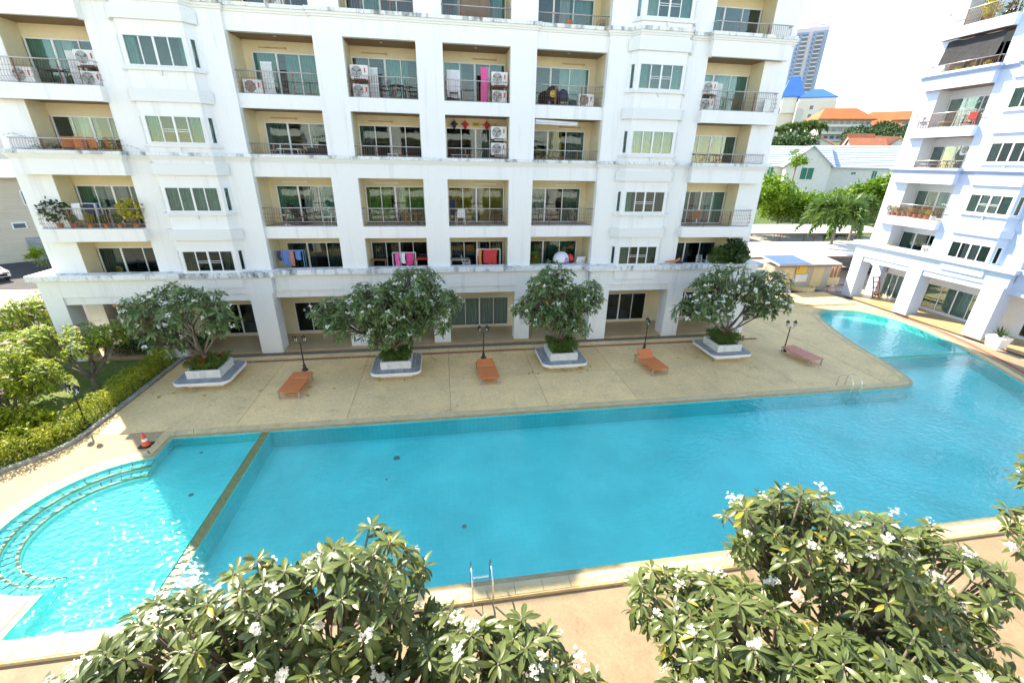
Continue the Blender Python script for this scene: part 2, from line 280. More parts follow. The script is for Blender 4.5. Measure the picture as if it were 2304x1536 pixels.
def np_mesh(name, V, F, mats, mi=None, UV=None, smooth=False):
    me = bpy.data.meshes.new(name); V = np.asarray(V, np.float32); F = np.asarray(F, np.int32); k = F.shape[1]
    me.vertices.add(len(V)); me.vertices.foreach_set('co', V.ravel()); me.loops.add(F.size); me.loops.foreach_set('vertex_index', F.ravel())
    me.polygons.add(len(F)); me.polygons.foreach_set('loop_start', np.arange(0, F.size, k, dtype=np.int32)); 
    for m in ([mats] if isinstance(mats, str) else mats): me.materials.append(MATS[m])
    if mi is not None: me.polygons.foreach_set('material_index', np.asarray(mi, np.int32))
    if UV is not None:
        ul = me.uv_layers.new(name='UVMap'); ul.data.foreach_set('uv', np.asarray(UV, np.float32)[F.ravel()].ravel())
    if smooth: me.polygons.foreach_set('use_smooth', np.ones(len(F), bool))
    me.update(calc_edges=True); me.validate(); return me
def empty(name, loc=(0,0,0), rz=0.0):
    o = bpy.data.objects.new(name, None); o.location = loc; o.rotation_euler = (0,0,rz); o.empty_display_size = .2; col.objects.link(o); return o
def tag(o, label, cat, group=None):
    o['label'] = label; o['category'] = cat
    if group: o['group'] = group
    return o
def struct(o): o['kind'] = 'structure'; return o
def stuff(o): o['kind'] = 'stuff'; return o
def copy_tree(o, parent=None):
    c = o.copy(); col.objects.link(c); c.parent = parent
    for ch in list(o.children): copy_tree(ch, c)
    return c
def sheet(name, polys, z, mat, kind=True):
    V = []; F = []
    for poly in ([polys] if isinstance(polys[0][0], (int, float)) else [polys]): pass
    loops = polys if not isinstance(polys[0][0], (int, float)) else [polys]
    tri = tessellate_polygon([[Vector((x, y, 0)) for x, y in l] for l in loops])
    flat = [(x, y, z) for l in loops for x, y in l]
    fs = []
    for a, b, c in tri:
        A, B, C = flat[a], flat[b], flat[c]
        if (B[0]-A[0])*(C[1]-A[1])-(B[1]-A[1])*(C[0]-A[0]) < 0: a, c = c, a
        fs.append((a, b, c))
    me = bpy.data.meshes.new(name); me.from_pydata(flat, [], fs); me.materials.append(MATS[mat]); me.update()
    o = link(name, me)
    if kind: struct(o)
    return o

# ------------------------------------------------------------------ pool outline
def catmull(pts, n=6):
    out = []
    for i in range(len(pts)-1):
        p0 = pts[max(i-1,0)]; p1 = pts[i]; p2 = pts[i+1]; p3 = pts[min(i+2,len(pts)-1)]
        for k in range(n):
            t = k/n
            out.append(tuple(.5*((2*p1[j])+(-p0[j]+p2[j])*t+(2*p0[j]-5*p1[j]+4*p2[j]-p3[j])*t*t+(-p0[j]+3*p1[j]-3*p2[j]+p3[j])*t**3) for j in (0,1)))
    out.append(pts[-1]); return out
YF, YN = 16.38, 8.28
def straight(a, b, step=1.5):
    n = max(1, int(math.hypot(b[0]-a[0], b[1]-a[1])/step)); return [(a[0]+(b[0]-a[0])*i/n, a[1]+(b[1]-a[1])*i/n) for i in range(n)]
right_side = catmull([(27.2,YN),(28.7,11.8),(30.5,16.0),(32.1,19.4),(33.35,23.0),(33.5,25.9),(32.5,27.8),(30.6,28.35),(28.75,27.6),(27.3,25.0),(26.2,22.0),(25.65,19.7),(25.25,18.3),(24.75,17.1),(24.1,16.55),(23.1,YF)], 5)
ARC_C, ARC_R = (-10.75, 12.32), 2.85
def arcpts(r, n=26):
    a0 = math.atan2(15.15-ARC_C[1], -11.1-ARC_C[0]); a1 = math.atan2(9.35-ARC_C[1], -10.6-ARC_C[0])
    a1 = a1 + 2*math.pi if a1 < a0 else a1
    return [(ARC_C[0]+r*math.cos(a0+(a1-a0)*i/n), ARC_C[1]+r*math.sin(a0+(a1-a0)*i/n)) for i in range(n+1)]
POOL = straight((-10.6,YN),(27.2,YN)) + right_side[:-1] + straight((23.1,YF),(-11.1,YF)) + [(-11.1,YF)] + arcpts(ARC_R)
def closed_off(poly, d):
    n = len(poly); ext = [poly[-1]]+poly+[poly[0]]; return offs(ext, d)[1:-1]
def clip(poly, f):                                        # keep f>=0, f linear
    out = []
    for i in range(len(poly)):
        a, b = poly[i], poly[(i+1)%len(poly)]; fa, fb = f(a), f(b)
        if fa >= 0: out.append(a)
        if (fa >= 0) != (fb >= 0):
            t = fa/(fa-fb); out.append((a[0]+(b[0]-a[0])*t, a[1]+(b[1]-a[1])*t))
    return out
kid = clip(POOL, lambda p: -7.78-p[0]); rest = clip(POOL, lambda p: p[0]+7.43)
main = clip(rest, lambda p: 19.72-p[1]); inlet = clip(rest, lambda p: p[1]-19.95)
bm = MB()
basins = []
for poly, depth in ((kid, .45), (main, .8), (inlet, .45)):
    n = len(poly); tri = tessellate_polygon([[Vector((x,y,0)) for x,y in poly]])
    bm.add([(x,y,-depth) for x,y in poly], [tuple(t) for t in tri], 0)
    bm.add([(x,y,-depth) for x,y in poly]+[(x,y,-.03) for x,y in poly], [(i,(i+1)%n,(i+1)%n+n,i+n) for i in range(n)], 1)
basin = struct(bm.build('pool_basin', ['pool_tile', 'pool_wall']))
def child(mb, name, mats, parent, **k): return mb.build(name, mats, parent, **k)
b = MB(); b.box(-7.778, -7.432, YN+.002, YF-.002, -.79, -.064); child(b, 'divider', 'olive_tile', basin)
b = MB(); b.box(25.68, 32.2, 19.722, 19.948, -.79, -.064); child(b, 'divider', 'olive_tile', basin)
for r0, r1, zt in ((ARC_R-.004, 2.48, -.13), (2.476, 2.12, -.27)):     # curved steps with olive nosing
    b = MB(); A = arcpts(r0); B = arcpts(r1)
    for i in range(len(A)-1): b.hexa([(*A[i],-.44),(*A[i+1],-.44),(*B[i+1],-.44),(*B[i],-.44),(*A[i],zt),(*A[i+1],zt),(*B[i+1],zt),(*B[i],zt)])
    st = child(b, 'step', 'pool_tile', basin)
    b = MB(); A = arcpts(r1+.07); B = arcpts(r1-.004)
    for i in range(len(A)-1): b.hexa([(*A[i],zt-.06),(*A[i+1],zt-.06),(*B[i+1],zt-.06),(*B[i],zt-.06),(*A[i],zt+.006),(*A[i+1],zt+.006),(*B[i+1],zt+.006),(*B[i],zt+.006)])
    for i in range(0, len(A)-1, 1):
        p, q = A[i], arcpts(r0-.02)[i]; b.tube([(*p,zt+.004),(*q,zt+.004)], .018, 4)
    child(b, 'nosing', 'olive_dark', st)
water = sheet('pool_water', POOL, -.06, 'water')
ring = POOL+[POOL[0]]
b = MB(); L0 = closed_off(POOL, .004); L1 = closed_off(POOL, .17); n = len(POOL)
for i in range(n):
    j = (i+1) % n
    b.hexa([(*L1[i],-.4),(*L1[j],-.4),(*L0[j],-.4),(*L0[i],-.4),(*L1[i],-.002),(*L1[j],-.002),(*L0[j],-.015),(*L0[i],-.015)])
lip = struct(b.build('pool_edge', 'coping_lip'))
# coping stones one by one along the outline
def resample(poly, step):
    pts = poly+[poly[0]]; out = []; 
    for i in range(len(pts)-1):
        a, c = pts[i], pts[i+1]; L = math.hypot(c[0]-a[0], c[1]-a[1]); out.append((a, c, L))
    return out
C0 = closed_off(POOL, .175); C1 = closed_off(POOL, .54)
coping = None
for i in range(n):
    j = (i+1) % n
    A, B, Cc, D = C0[i], C0[j], C1[j], C1[i]
    L = math.hypot(B[0]-A[0], B[1]-A[1]); k = max(1, round(L/.75))
    lerp = lambda p, q, t: (p[0]+(q[0]-p[0])*t, p[1]+(q[1]-p[1])*t)
    for s in range(k):
        t0, t1 = s/k+.004, (s+1)/k-.004; zz = .014+rnd.uniform(-.002, .002)
        q = [lerp(A,B,t0), lerp(A,B,t1), lerp(D,Cc,t1), lerp(D,Cc,t0)]
        mb = MB(); mb.prism(q[::-1], -.12, zz)
        if coping is None:
            coping = struct(MB().build('coping', 'coping')) if False else struct(empty('coping'))
        mb.build('coping_stone', 'coping', coping)
# overflow grating let into the long coping runs
b = MB()
for yy in (YF+.30, YN-.26):
    x = -6.5
    while x < 22.5:
        b.box(x, x+.014, yy-.07, yy+.07, .016, .022); x += .03
stuff(b.build('overflow_grate', 'grate_cream', coping))
# pool fittings on the floor
for (u, v, r) in ((453,1018,.06), (430,1113,.08), (893,1030,.13), (1045,1184,.08), (870,1078,.04)):
    p = onZ(u, v, -.8); 
    if p.x < -7.76: p = onZ(u, v, -.45)
    zf = -.45 if p.x < -7.76 else -.8
    if p.y < YN+.2 or p.y > YF-.15: continue
    b = MB(); b.lathe([(r,0),(r*1.0,.012),(r*.6,.02),(r*.55,.008)], (p.x,p.y,zf+.001), 14); child(b, 'drain_cover', 'skin_metal', basin)

# ------------------------------------------------------------------ ground, decks, garden
hole = closed_off(POOL, .15)
BIG = 3500
sheet('ground', [[(-BIG,-BIG),(BIG,-BIG),(BIG,BIG),(-BIG,BIG)], hole], -.2, 'pavement')
deck = struct(empty('deck'))
far_hole = closed_off(POOL, .5)
sheetbase = sheet('deck_bed', [[(-14.55,16.9),(23.5,16.9),(23.5,33),(-14.55,33)]], -.028, 'deck_joint')
xs = [-14.5,-9.0,-4.5,0.02,4.55,9.0,13.5,18.0,22.9]
cells = [(xs[i], xs[i+1], a, c) for i in range(8) for a, c in ((16.925,20.15),(20.15,24.18))] + [(18.0,22.9,24.18,28.9),(18.0,22.9,28.9,33)]
for x0, x1, y0, y1 in cells:
    mb = MB(); mb.box(x0+.009, x1-.009, y0+.009, y1-.009, -.026, rnd.uniform(-.002,.002)); mb.build('slab', 'deck', deck)
# curved end of the deck beside the inlet
oc = closed_off(POOL, .545)
i0 = min(range(n), key=lambda i: math.hypot(POOL[i][0]-23.1, POOL[i][1]-YF)); i1 = min(range(n), key=lambda i: math.hypot(POOL[i][0]-30.6, POOL[i][1]-28.35)); i2 = min(range(n), key=lambda i: math.hypot(POOL[i][0]-33.5, POOL[i][1]-25.9))
iR = min(range(n), key=lambda i: math.hypot(POOL[i][0]-27.2, POOL[i][1]-YN))
edge = oc[i1:i0+1]                                        # inlet top -> deck tip
mb = MB(); poly = [(22.92,16.93)]+edge[::-1]+[(oc[i1][0],33),(22.92,33)]
mb2 = sheet('slab', poly, -.001, 'deck', False); mb2.parent = deck
mb2 = sheet('slab', oc[i2:i1+1]+[(oc[i1][0]+.012,33),(34.3,33),(34.3,oc[i2][1])], -.001, 'deck', False); mb2.parent = deck
rs = oc[iR:i2+1]
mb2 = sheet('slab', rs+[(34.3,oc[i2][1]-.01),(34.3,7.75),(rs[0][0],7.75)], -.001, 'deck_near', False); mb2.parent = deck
b = MB(); b.box(24.7, 33.8, 29.5, 32.9, .002, .11); b.build('step', 'deck', deck)
arc = oc[[i for i,p in enumerate(POOL) if abs(p[0]+11.1)<1e-6 and abs(p[1]-YF)<1e-6][0]:]
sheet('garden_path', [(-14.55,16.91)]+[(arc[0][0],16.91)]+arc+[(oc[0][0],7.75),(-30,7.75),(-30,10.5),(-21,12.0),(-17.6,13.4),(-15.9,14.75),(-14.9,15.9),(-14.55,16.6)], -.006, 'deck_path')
near_deck = struct(empty('near_deck'))
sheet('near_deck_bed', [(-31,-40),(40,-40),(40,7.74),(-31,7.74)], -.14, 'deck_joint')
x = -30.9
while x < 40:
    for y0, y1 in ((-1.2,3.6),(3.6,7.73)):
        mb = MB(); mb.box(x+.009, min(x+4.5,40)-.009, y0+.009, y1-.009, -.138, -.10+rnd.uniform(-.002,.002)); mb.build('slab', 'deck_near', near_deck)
    x += 4.5
b = MB(); b.box(-30.9, 40, 7.70, 7.745, -.19, -.0); struct(b.build('coping_riser', 'coping'))
sheet('lawn', [(-30,11),(-21,12.4),(-17.8,13.7),(-16.1,15.0),(-15.0,16.2),(-14.75,17),(-14.75,24.4),(-20.6,24.6),(-20.6,27),(-34,27)], -.012, 'lawn')
sheet('parking', [(-90,28),(-20.8,28),(-20.8,95),(-90,95)], -.10, 'asphalt')
sheet('parking', [(20.5,35.8),(70,35.8),(80,64),(20.5,64)], -.10, 'pavement')
# garden kerb
kl = [(-14.66,24.6),(-14.66,16.75),(-15.0,15.95),(-16.0,14.85),(-17.7,13.5),(-21.0,12.15),(-28,10.8)]
kp = catmull(kl[1:], 5); kp = [kl[0]]+kp
b = MB(); b.mould(kp[::-1], -.09, .09, -.05, .09); struct(b.build('garden_kerb', 'kerb'))
# red slotted drain in the far deck, and its twin beside the inlet
dr = struct(empty('drain_channel'))
b = MB(); b.box(-11.6, 20.2, 23.36, 23.385, .001, .012); b.box(-11.6, 20.2, 23.575, 23.6, .001, .012); b.build('drain_rim', 'grate_red', dr)
b = MB(); x = -11.58
while x < 20.15: b.box(x, x+.05, 23.386, 23.574, .001, .010); x += .085
stuff(b.build('drain_slats', 'grate_red', dr))
d0 = closed_off(POOL, .95); d1 = closed_off(POOL, 1.13); b = MB()
for i in range(iR, i2+3): b.hexa([(*d1[i],.001),(*d1[i+1],.001),(*d0[i+1],.001),(*d0[i],.001),(*d1[i],.009),(*d1[i+1],.009),(*d0[i+1],.009),(*d0[i],.009)])
b.build('drain_rim', 'grate_red', dr)
# fallen petals and leaves on the deck
V = []; F = []; mi = []
for k in range(330):
    cx, cy = rnd.choice([(-11.9,21),(-2.7,21.2),(6.3,21.2),(16.2,21.2)]); x, y = rnd.gauss(cx,2.4), rnd.gauss(cy-.4,1.4)
    if not (-14 < x < 22 and 17 < y < 24): continue
    a = rnd.uniform(0,6.28); s = rnd.uniform(.02,.05); lf = rnd.random() < .12
    if lf: s = .16
    c, d = math.cos(a)*s, math.sin(a)*s; wv = .35 if lf else .9; o = len(V); z = .012
    V += [(x-c,y-d,z),(x+d*wv,y-c*wv,z+.012),(x+c,y+d,z+.004),(x-d*wv,y+c*wv,z+.01)]; F.append((o,o+1,o+2,o+3)); mi.append(1 if lf else 0)
stuff(tag(link('fallen_petals', np_mesh('fallen_petals', V, F, ['petal','yellow_leaf'], mi)), 'white frangipani petals and dry leaves scattered on the deck', 'petals'))

# ------------------------------------------------------------------ apartment buildings
SL = lambda k: 3.97+3.1*(k-2)
UPS = lambda k: .44 if k in (4, 6) else .0
BAYX = {1: (-9.05,-5.33), 2: (-4.0,-.64), 3: (.64,4.0), 4: (5.33,9.05)}
GLZ = 1.75
def window(root, fr, a0, a1, z0, z1, n, curtain=None, glass='glass', room=True, transom=False, skip=()):
    """sliding window: frame with mullions (part), panes and curtains (sub-parts). fr=(ox,oy,ux,uy,nx,ny), n points inward"""
    mb = MB(); t = .05
    mb.obox(fr, a0, a0+t, -.03, .05, z0, z1); mb.obox(fr, a1-t, a1, -.03, .05, z0, z1)
    mb.obox(fr, a0+t, a1-t, -.03, .05, z1-t, z1); mb.obox(fr, a0+t, a1-t, -.03, .05, z0, z0+t)
    wd = (a1-a0-2*t)/n
    for i in range(1, n):
        m = .045 if i == n//2 and n > 2 else .022
        mb.obox(fr, a0+t+wd*i-m, a0+t+wd*i+m, -.02, .04, z0+t, z1-t)
    if transom:
        zm = z0+(z1-z0)*.42
        for dz in (0, .09): mb.obox(fr, a0+t+wd*1.05, a0+t+wd*(n-1.05), -.018, .0, zm+dz, zm+dz+.02)
    wi = mb.build('window', 'frame_white', root)
    for i in range(n):
        if i in skip: continue
        pb = MB(); pb.obox(fr, a0+t+wd*i+.012, a0+t+wd*(i+1)-.012, .008, .014, z0+t, z1-t); pb.build('pane', glass, wi)
    if curtain:
        for (f0, f1, mat) in curtain:
            c0, c1 = a0+(a1-a0)*f0, a0+(a1-a0)*f1; k = max(6, int((c1-c0)/.035)); V = []; F = []
            ph = rnd.random()*6
            for i in range(k+1):
                a = c0+(c1-c0)*i/k; d = .17+.035*math.sin(a*52+ph)+.012*math.sin(a*21)
                ox, oy, ux, uy, nx, ny = fr
                V += [(ox+ux*a+nx*d, oy+uy*a+ny*d, z0+.03), (ox+ux*a+nx*d, oy+uy*a+ny*d, z1-.03)]
            F = [(2*i,2*i+2,2*i+3,2*i+1) for i in range(k)]
            cb = MB(); cb.add(V, F); cb.build('curtain', mat, wi)
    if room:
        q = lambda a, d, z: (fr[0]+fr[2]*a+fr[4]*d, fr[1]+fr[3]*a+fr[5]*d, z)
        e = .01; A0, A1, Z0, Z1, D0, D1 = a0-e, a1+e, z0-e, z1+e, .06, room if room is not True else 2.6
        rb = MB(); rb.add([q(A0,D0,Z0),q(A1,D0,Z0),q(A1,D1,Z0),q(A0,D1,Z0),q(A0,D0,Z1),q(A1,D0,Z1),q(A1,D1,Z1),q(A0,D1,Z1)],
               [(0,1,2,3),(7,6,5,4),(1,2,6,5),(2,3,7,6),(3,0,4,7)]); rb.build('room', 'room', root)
    return wi
def railing(root, line, z0, z1, rows=3, posts=True):
    """line: plan polyline; balusters with the bulging belly of the photo"""
    hb = MB(); hb.tube([(x,y,z1) for x,y in line], .028, 6); hb.tube([(x,y,z0+.04) for x,y in line], .012, 4)
    r = hb.build('railing', 'rail', root, smooth=True)
    bb = MB(); tall = z1-z0 > .7
    for (xa,ya),(xb,yb) in zip(line[:-1], line[1:]):
        L = math.hypot(xb-xa, yb-ya); n = max(2, round(L/.115)); ux, uy = (xb-xa)/L, (yb-ya)/L; nx, ny = uy, -ux
        for i in range(1, n):
            x, y = xa+ux*L*i/n, ya+uy*L*i/n; h = z1-z0
            if tall: pts = [(x,y,z0+.04),(x+nx*.09,y+ny*.09,z0+h*.3),(x+nx*.03,y+ny*.03,z0+h*.72),(x,y,z1-.02)]
            else: pts = [(x,y,z0+.04),(x+nx*.045,y+ny*.045,z0+h*.4),(x,y,z1-.02)]
            bb.tube(pts, .0075, 3, cap=False)
        if tall:
            for j in range(rows):
                zz = z0+(z1-z0)*(.25+.22*j); o = (.085,.075,.045)[j]
                bb.tube([(xa+nx*o,ya+ny*o,zz),(xb+nx*o,yb+ny*o,zz)], .006, 3, cap=False)
    stuff(bb.build('balusters', 'rail_rust', r))
    if posts:
        (xa,ya),(xb,yb) = line[max(0,len(line)//2-1)], line[len(line)//2]
        for t in (.3, .68) if math.hypot(xb-xa,yb-ya) > 2 else (.5,):
            x, y = xa+(xb-xa)*t, ya+(yb-ya)*t
            pb = MB(); pb.box(x-.022, x+.022, y-.02, y+.02, z0, z1-.01); pb.build('post', 'rail_rust', r)
    return r
CURT = [[(0,.3,'curtain_teal'),(.72,1,'curtain_teal')], [(0,.5,'curtain_teal'),(.55,1,'curtain_dark')], [(0,1,'curtain_pale')], [(0,.35,'curtain_dark'),(.7,1,'curtain_dark')], [(0,.28,'curtain_pale'),(.5,1,'curtain_teal')], [(.0,.2,'curtain_grey'),(.8,1,'curtain_grey')]]
def apartment(root, bays=(1,2,3,4), wings=(-1,1), floors=(2,3,4,5,6), low=False, W='white', ST='stained', CR='cream', curtains={}, seed=3, ntop=8):
    cr = random.Random(seed)
    wall = MB(); trim = MB(); crm = MB(); sof = MB(); flo = MB(); pod = MB(); stn = MB()
    ROOF = SL(ntop)
    ZP = 4.81; TR = 'cornice' if W == 'white' else 'white_shade_blue'
    bx = lambda mb, s, xa, xb, *a: mb.box(s*xa, s*xb, *a)
    def one(name, mat, *a):
        q = MB(); q.box(*a); return q.build(name, mat, root)
    cx = lambda k: curtains.get(k) or cr.choice(CURT)
    # central frame
    if bays:
        for x0, x1 in ((-5.33,-4.0),(-.64,.64),(4.0,5.33)):
            if x1 < BAYX[min(bays)][0]-1 or x0 > BAYX[max(bays)][1]+1: continue
            wall.box(x0, x1, 0, .35, 3.97, ROOF); crm.box(x0+.003, x1-.003, .351, GLZ, 3.97, ROOF)
        for bi in bays:
            x0, x1 = BAYX[bi]; y = 0 if bi in (2,3) else .12
            for k in range(3, ntop+1):
                s = SL(k); wall.box(x0+.0, x1-.0, y, y+.28, s-.62, s+UPS(k))
                one('balcony_floor', 'floor_tile', x0, x1, y+.28, GLZ-.002, s-.15, s); one('ceiling', 'wood_soffit' if k > 4 else CR, x0, x1, y+.28, GLZ-.002, s-.618, s-.6)
            one('balcony_floor', 'floor_tile', x0, x1, .02, GLZ-.002, 3.85, 3.975)
            for k in floors:
                s = SL(k); fr = (x0, GLZ, 1, 0, 0, 1); wdt = x1-x0
                inset = (.38, .04) if bi == 1 else ((.04, .38) if bi == 4 else (.04, .04))
                zt = s+2.0
                crm.box(x0, x1, GLZ, GLZ+.12, zt, s+3.1-.62)
                crm.box(x0, x0+inset[0], GLZ, GLZ+.12, s, zt-.001); crm.box(x1-inset[1], x1, GLZ, GLZ+.12, s, zt-.001)
                if low: window(root, fr, inset[0], wdt-inset[1], s+.02, zt, 2, None, 'glass_dark', room=.4)
                else:
                    window(root, fr, inset[0], wdt-inset[1], s+.02, zt, 4 if bi in (2,3) else 3, cx((bi,k)), 'glass_dark' if k == 2 else 'glass')
                    if k == 2: continue
                    rz0 = s+UPS(k); yy = y+.14
                    railing(root, [(x0,yy),(x1,yy)], rz0, s+.93 if UPS(k) else s+.95)
            if 7 not in floors and ntop > 7: wall.box(x0, x1, y+.1, y+.3, SL(7), SL(8)-.62)
    for s in wings:
        sg = lambda x: s*x
        bx(wall, s, 9.05, 10.2, -.1, .3, 3.97, ROOF); bx(wall, s, 13.45, 14.56, -.1, .3, 3.97, ROOF)
        bx(crm, s, 9.053, 9.3, .301, GLZ, 3.97, ROOF); bx(crm, s, 14.2, 14.557, .301, 1.02, 3.97, ROOF)
        bx(wall, s, 17.92, 19.4, -.1, 1.02, 3.97, ROOF); bx(crm, s, 17.90, 17.919, -.098, 1.0, 3.97, ROOF-.1)
        bx(wall, s, 19.1, 19.4, 1.02, 17, 3.97, ROOF)
        # balcony stack
        for k in range(3, ntop+1):
            z = SL(k); u = UPS(k); zb = z-.62
            bx(wall, s, 14.5, 18.97, -.5, -.3, zb, z+u); bx(wall, s, 14.5, 14.7, -.3, -.101, zb, z+u); bx(wall, s, 18.77, 18.97, -.3, -.101, zb, z+u)
            one('balcony_floor', 'floor_tile', s*14.7, s*18.77, -.3, -.101, z-.15, z-.002); one('balcony_floor', 'floor_tile', s*14.56, s*17.9, -.1, 1.0, z-.15, z)
            cm = 'wood_soffit' if k > 4 else CR; one('ceiling', cm, s*14.7, s*18.77, -.3, -.101, zb+.002, zb+.02); one('ceiling', cm, s*14.56, s*17.9, -.1, 1.0, zb+.002, zb+.02)
        one('balcony_floor', 'floor_tile', s*14.56, s*17.9, -.1, 1.0, 3.85, 3.975)
        for k in floors:
            z = SL(k); x0, x1 = sorted((s*14.56, s*17.9)); fr = (x0, 1.0, 1, 0, 0, 1); zt = z+1.95
            crm.box(x0, x1, 1.0, 1.12, zt, z+3.1-.62)
            if low: window(root, fr, .05, 3.29, z+.02, zt, 2, None, 'glass_dark', room=.4)
            else:
                window(root, fr, .05, 3.29, z+.02, zt, 4 if k in (3,4) else 3, cx((s,k)), 'glass_dark' if k == 2 else 'glass')
                if k > 2:
                    ln = [(s*14.56,-.1),(s*14.56,-.4),(s*18.9,-.4),(s*18.9,-.1)]
                    if s < 0: ln = ln[::-1]
                    railing(root, ln, z+UPS(k), z+.93 if UPS(k) else z+.95)
        if 7 not in floors and ntop > 7: bx(wall, s, 14.56, 17.9, -.05, .3, SL(7), SL(8)-.62)
        # bay window column
        P = [(s*10.2,-.1),(s*10.5,-.55),(s*13.13,-.55),(s*13.45,-.1)]
        if s < 0: P = P[::-1]
        zw = lambda k: (SL(k)+(.9 if k == 2 else .83), SL(k)+2.0)
        prev = 3.97; poly = P+[(P[3][0],.2),(P[0][0],.2)]
        for k in list(floors)+[None]:
            top = zw(k)[0] if k else ROOF
            wall.prism(poly, prev, top); 
            if not k: break
            prev = zw(k)[1]
        sg_fr = []
        for (a, c) in ((P[0],P[1]),(P[1],P[2]),(P[2],P[3])):
            L = math.hypot(c[0]-a[0], c[1]-a[1]); ux, uy = (c[0]-a[0])/L, (c[1]-a[1])/L; sg_fr.append(((a[0],a[1],ux,uy,-uy,ux), L))
        for k in floors:
            z0, z1 = zw(k)
            for idx, (fr, L) in enumerate(sg_fr):
                if idx == 1: e0 = e1 = .11
                else: e0, e1 = (.12, .12)
                wall.obox(fr, 0, e0, 0, .1, z0, z1); wall.obox(fr, L-e1, L, 0, .1, z0, z1)
                if low:
                    if idx == 1: window(root, fr, e0, L-e1, z0, z1, 2, None, 'glass_dark', room=.4)
                    continue
                window(root, fr, e0, L-e1, z0, z1, 4 if idx == 1 else 1, cx((s*10,k)) if idx == 1 else [(0,1,'curtain_teal' if k > 2 else 'curtain_dark')], 'glass_dark' if k == 2 else 'glass', room=.45, transom=(idx == 1 and cr.random() < .4))
            sb = MB(); sb.mould(P, .0, .12, z0-.16, z0-.05)
            m = (P[1][0]+P[2][0])/2; sb.box(m-.045, m+.045, -.63, -.551, z0-.34, z0-.158); sb.build('sill', TR, root)
        BP = [(P[0][0]-.05*1,P[0][1]),P[1],P[2],(P[3][0]+.05,P[3][1])]
        for k in range(3, ntop): sb = MB(); sb.mould(BP, .0, .13, SL(k)-.56, SL(k)-.05); sb.build('band', TR, root)
    # cornices following the plan at two levels
    def outline():
        R = []
        if 1 in wings: R = [(5.33,.0),(5.33,.12),(9.05,.12),(9.05,-.1),(10.2,-.1),(10.5,-.55),(13.13,-.55),(13.45,-.1),(14.5,-.1),(14.5,-.5),(18.97,-.5),(18.97,-.1),(19.4,-.1),(19.4,17)]
        Lf = [(-x,y) for x,y in ([(5.33,.0),(5.33,.12),(9.05,.12),(9.05,-.1),(10.2,-.1),(10.5,-.55),(13.13,-.55),(13.45,-.1),(14.5,-.1),(14.5,-.5),(18.97,-.5),(18.97,-.1),(19.4,-.1),(19.4,17)])][::-1] if -1 in wings else []
        return Lf+R if R else Lf+[(5.33,0)]
    O = outline()
    for k in (4, 6):
        z = SL(k); trim = MB(); sb = MB()
        trim.mould(O, .002, .06, z+.10, z+.191); trim.mould(O, .002, .11, z+.19, z+.293); sb.mould(O, -.06, .18, z+.292, z+.44)
        trim.build('moulding', 'cornice' if W == 'white' else 'trim_shade_blue', root); sb.build('ledge', ST, root)
    # podium
    PO = []
    A = [(9.05,-.05),(9.05,-.45),(20.1,-.45),(20.1,15)]
    if 1 in wings: PO = [(x,y) for x,y in A]
    Lf = [(-x,y) for x,y in A][::-1] if -1 in wings else []
    PO = (Lf if Lf else [(-5.5,-.05)])+(PO if PO else [(8.9,-.05)])
    pod.mould(PO, -.3, 0, 3.6, 4.52); pod.mould(PO, -.34, -.08, 3.2, 3.598)
    pod.mould(PO, -.02, .06, 4.44, 4.53); stn.mould(PO, -.4, .24, 4.532, ZP)
    xa, xb = (-20 if -1 in wings else -5.4), (20 if 1 in wings else 8.8)
    pod.box(xa, xb, .02, 14.9, 3.62, 3.84)
    cols = [(-5.4,-4.45),(-.5,.5),(4.45,5.4)] 
    for x0, x1 in cols:
        if xa < x0 and x1 < xb+.1: pod.box(x0, x1, -.049, .62, .02, 3.6)
    bays_g = [(-9.1,-5.4),(-4.45,-.5),(.5,4.45),(5.4,9.1)]
    for s in wings:
        for x0, x1 in ((9.15,10.3),(14.25,15.3),(19.2,20.1)): bx(pod, s, x0, x1, -.449, .55, .02, 3.6)
        bx(pod, s, 19.2, 20.1, 1.9, 2.8, .02, 3.6); bx(pod, s, 19.3, 20.0, 3.2, 14.9, .02, 3.6)
        bays_g += [tuple(sorted((s*10.3,s*14.25))), tuple(sorted((s*15.3,s*(17.2 if s < 0 else 19.0))))] if W == 'white' else [(-19.1,-16.9),(-15.6,-11.2)]
    crm.box(xa+.95, xb-.95, 2.35, 2.5, 2.2, 3.6)
    gi = 0; last = None
    for x0, x1 in sorted(bays_g):
        if x0 < xa or x1 > xb+.4: continue
        crm.box(x0-.4 if last is None else last+.0, x0+.02, 2.35, 2.5, .1, 2.199); last = x1-.02
        g = cx(('g', gi)) if ('g', gi) in curtains else ([(0,1,'curtain_pale')] if cr.random() < .4 else None); gi += 1
        window(root, (x0, 2.35, 1, 0, 0, 1), .03, x1-x0-.03, .24, 2.199, 4 if not low else 2, g, 'glass_dark' if W == 'white' else 'glass', room=2.2)
        crm.box(x0+.021, x1-.021, 2.34, 2.5, .1, .239)
    if last: crm.box(last, last+.5, 2.35, 2.5, .1, 2.199)
    # body behind the glass, so that nothing shines through
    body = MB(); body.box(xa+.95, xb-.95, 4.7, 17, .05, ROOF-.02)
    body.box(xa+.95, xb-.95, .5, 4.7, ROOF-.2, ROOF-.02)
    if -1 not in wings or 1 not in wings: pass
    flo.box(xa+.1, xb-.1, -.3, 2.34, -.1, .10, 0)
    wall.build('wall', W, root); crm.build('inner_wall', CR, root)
    flo.build('terrace', 'terrace_tile', root); pod.build('podium', W, root); stn.build('ledge', ST, root); body.build('core', 'room', root)

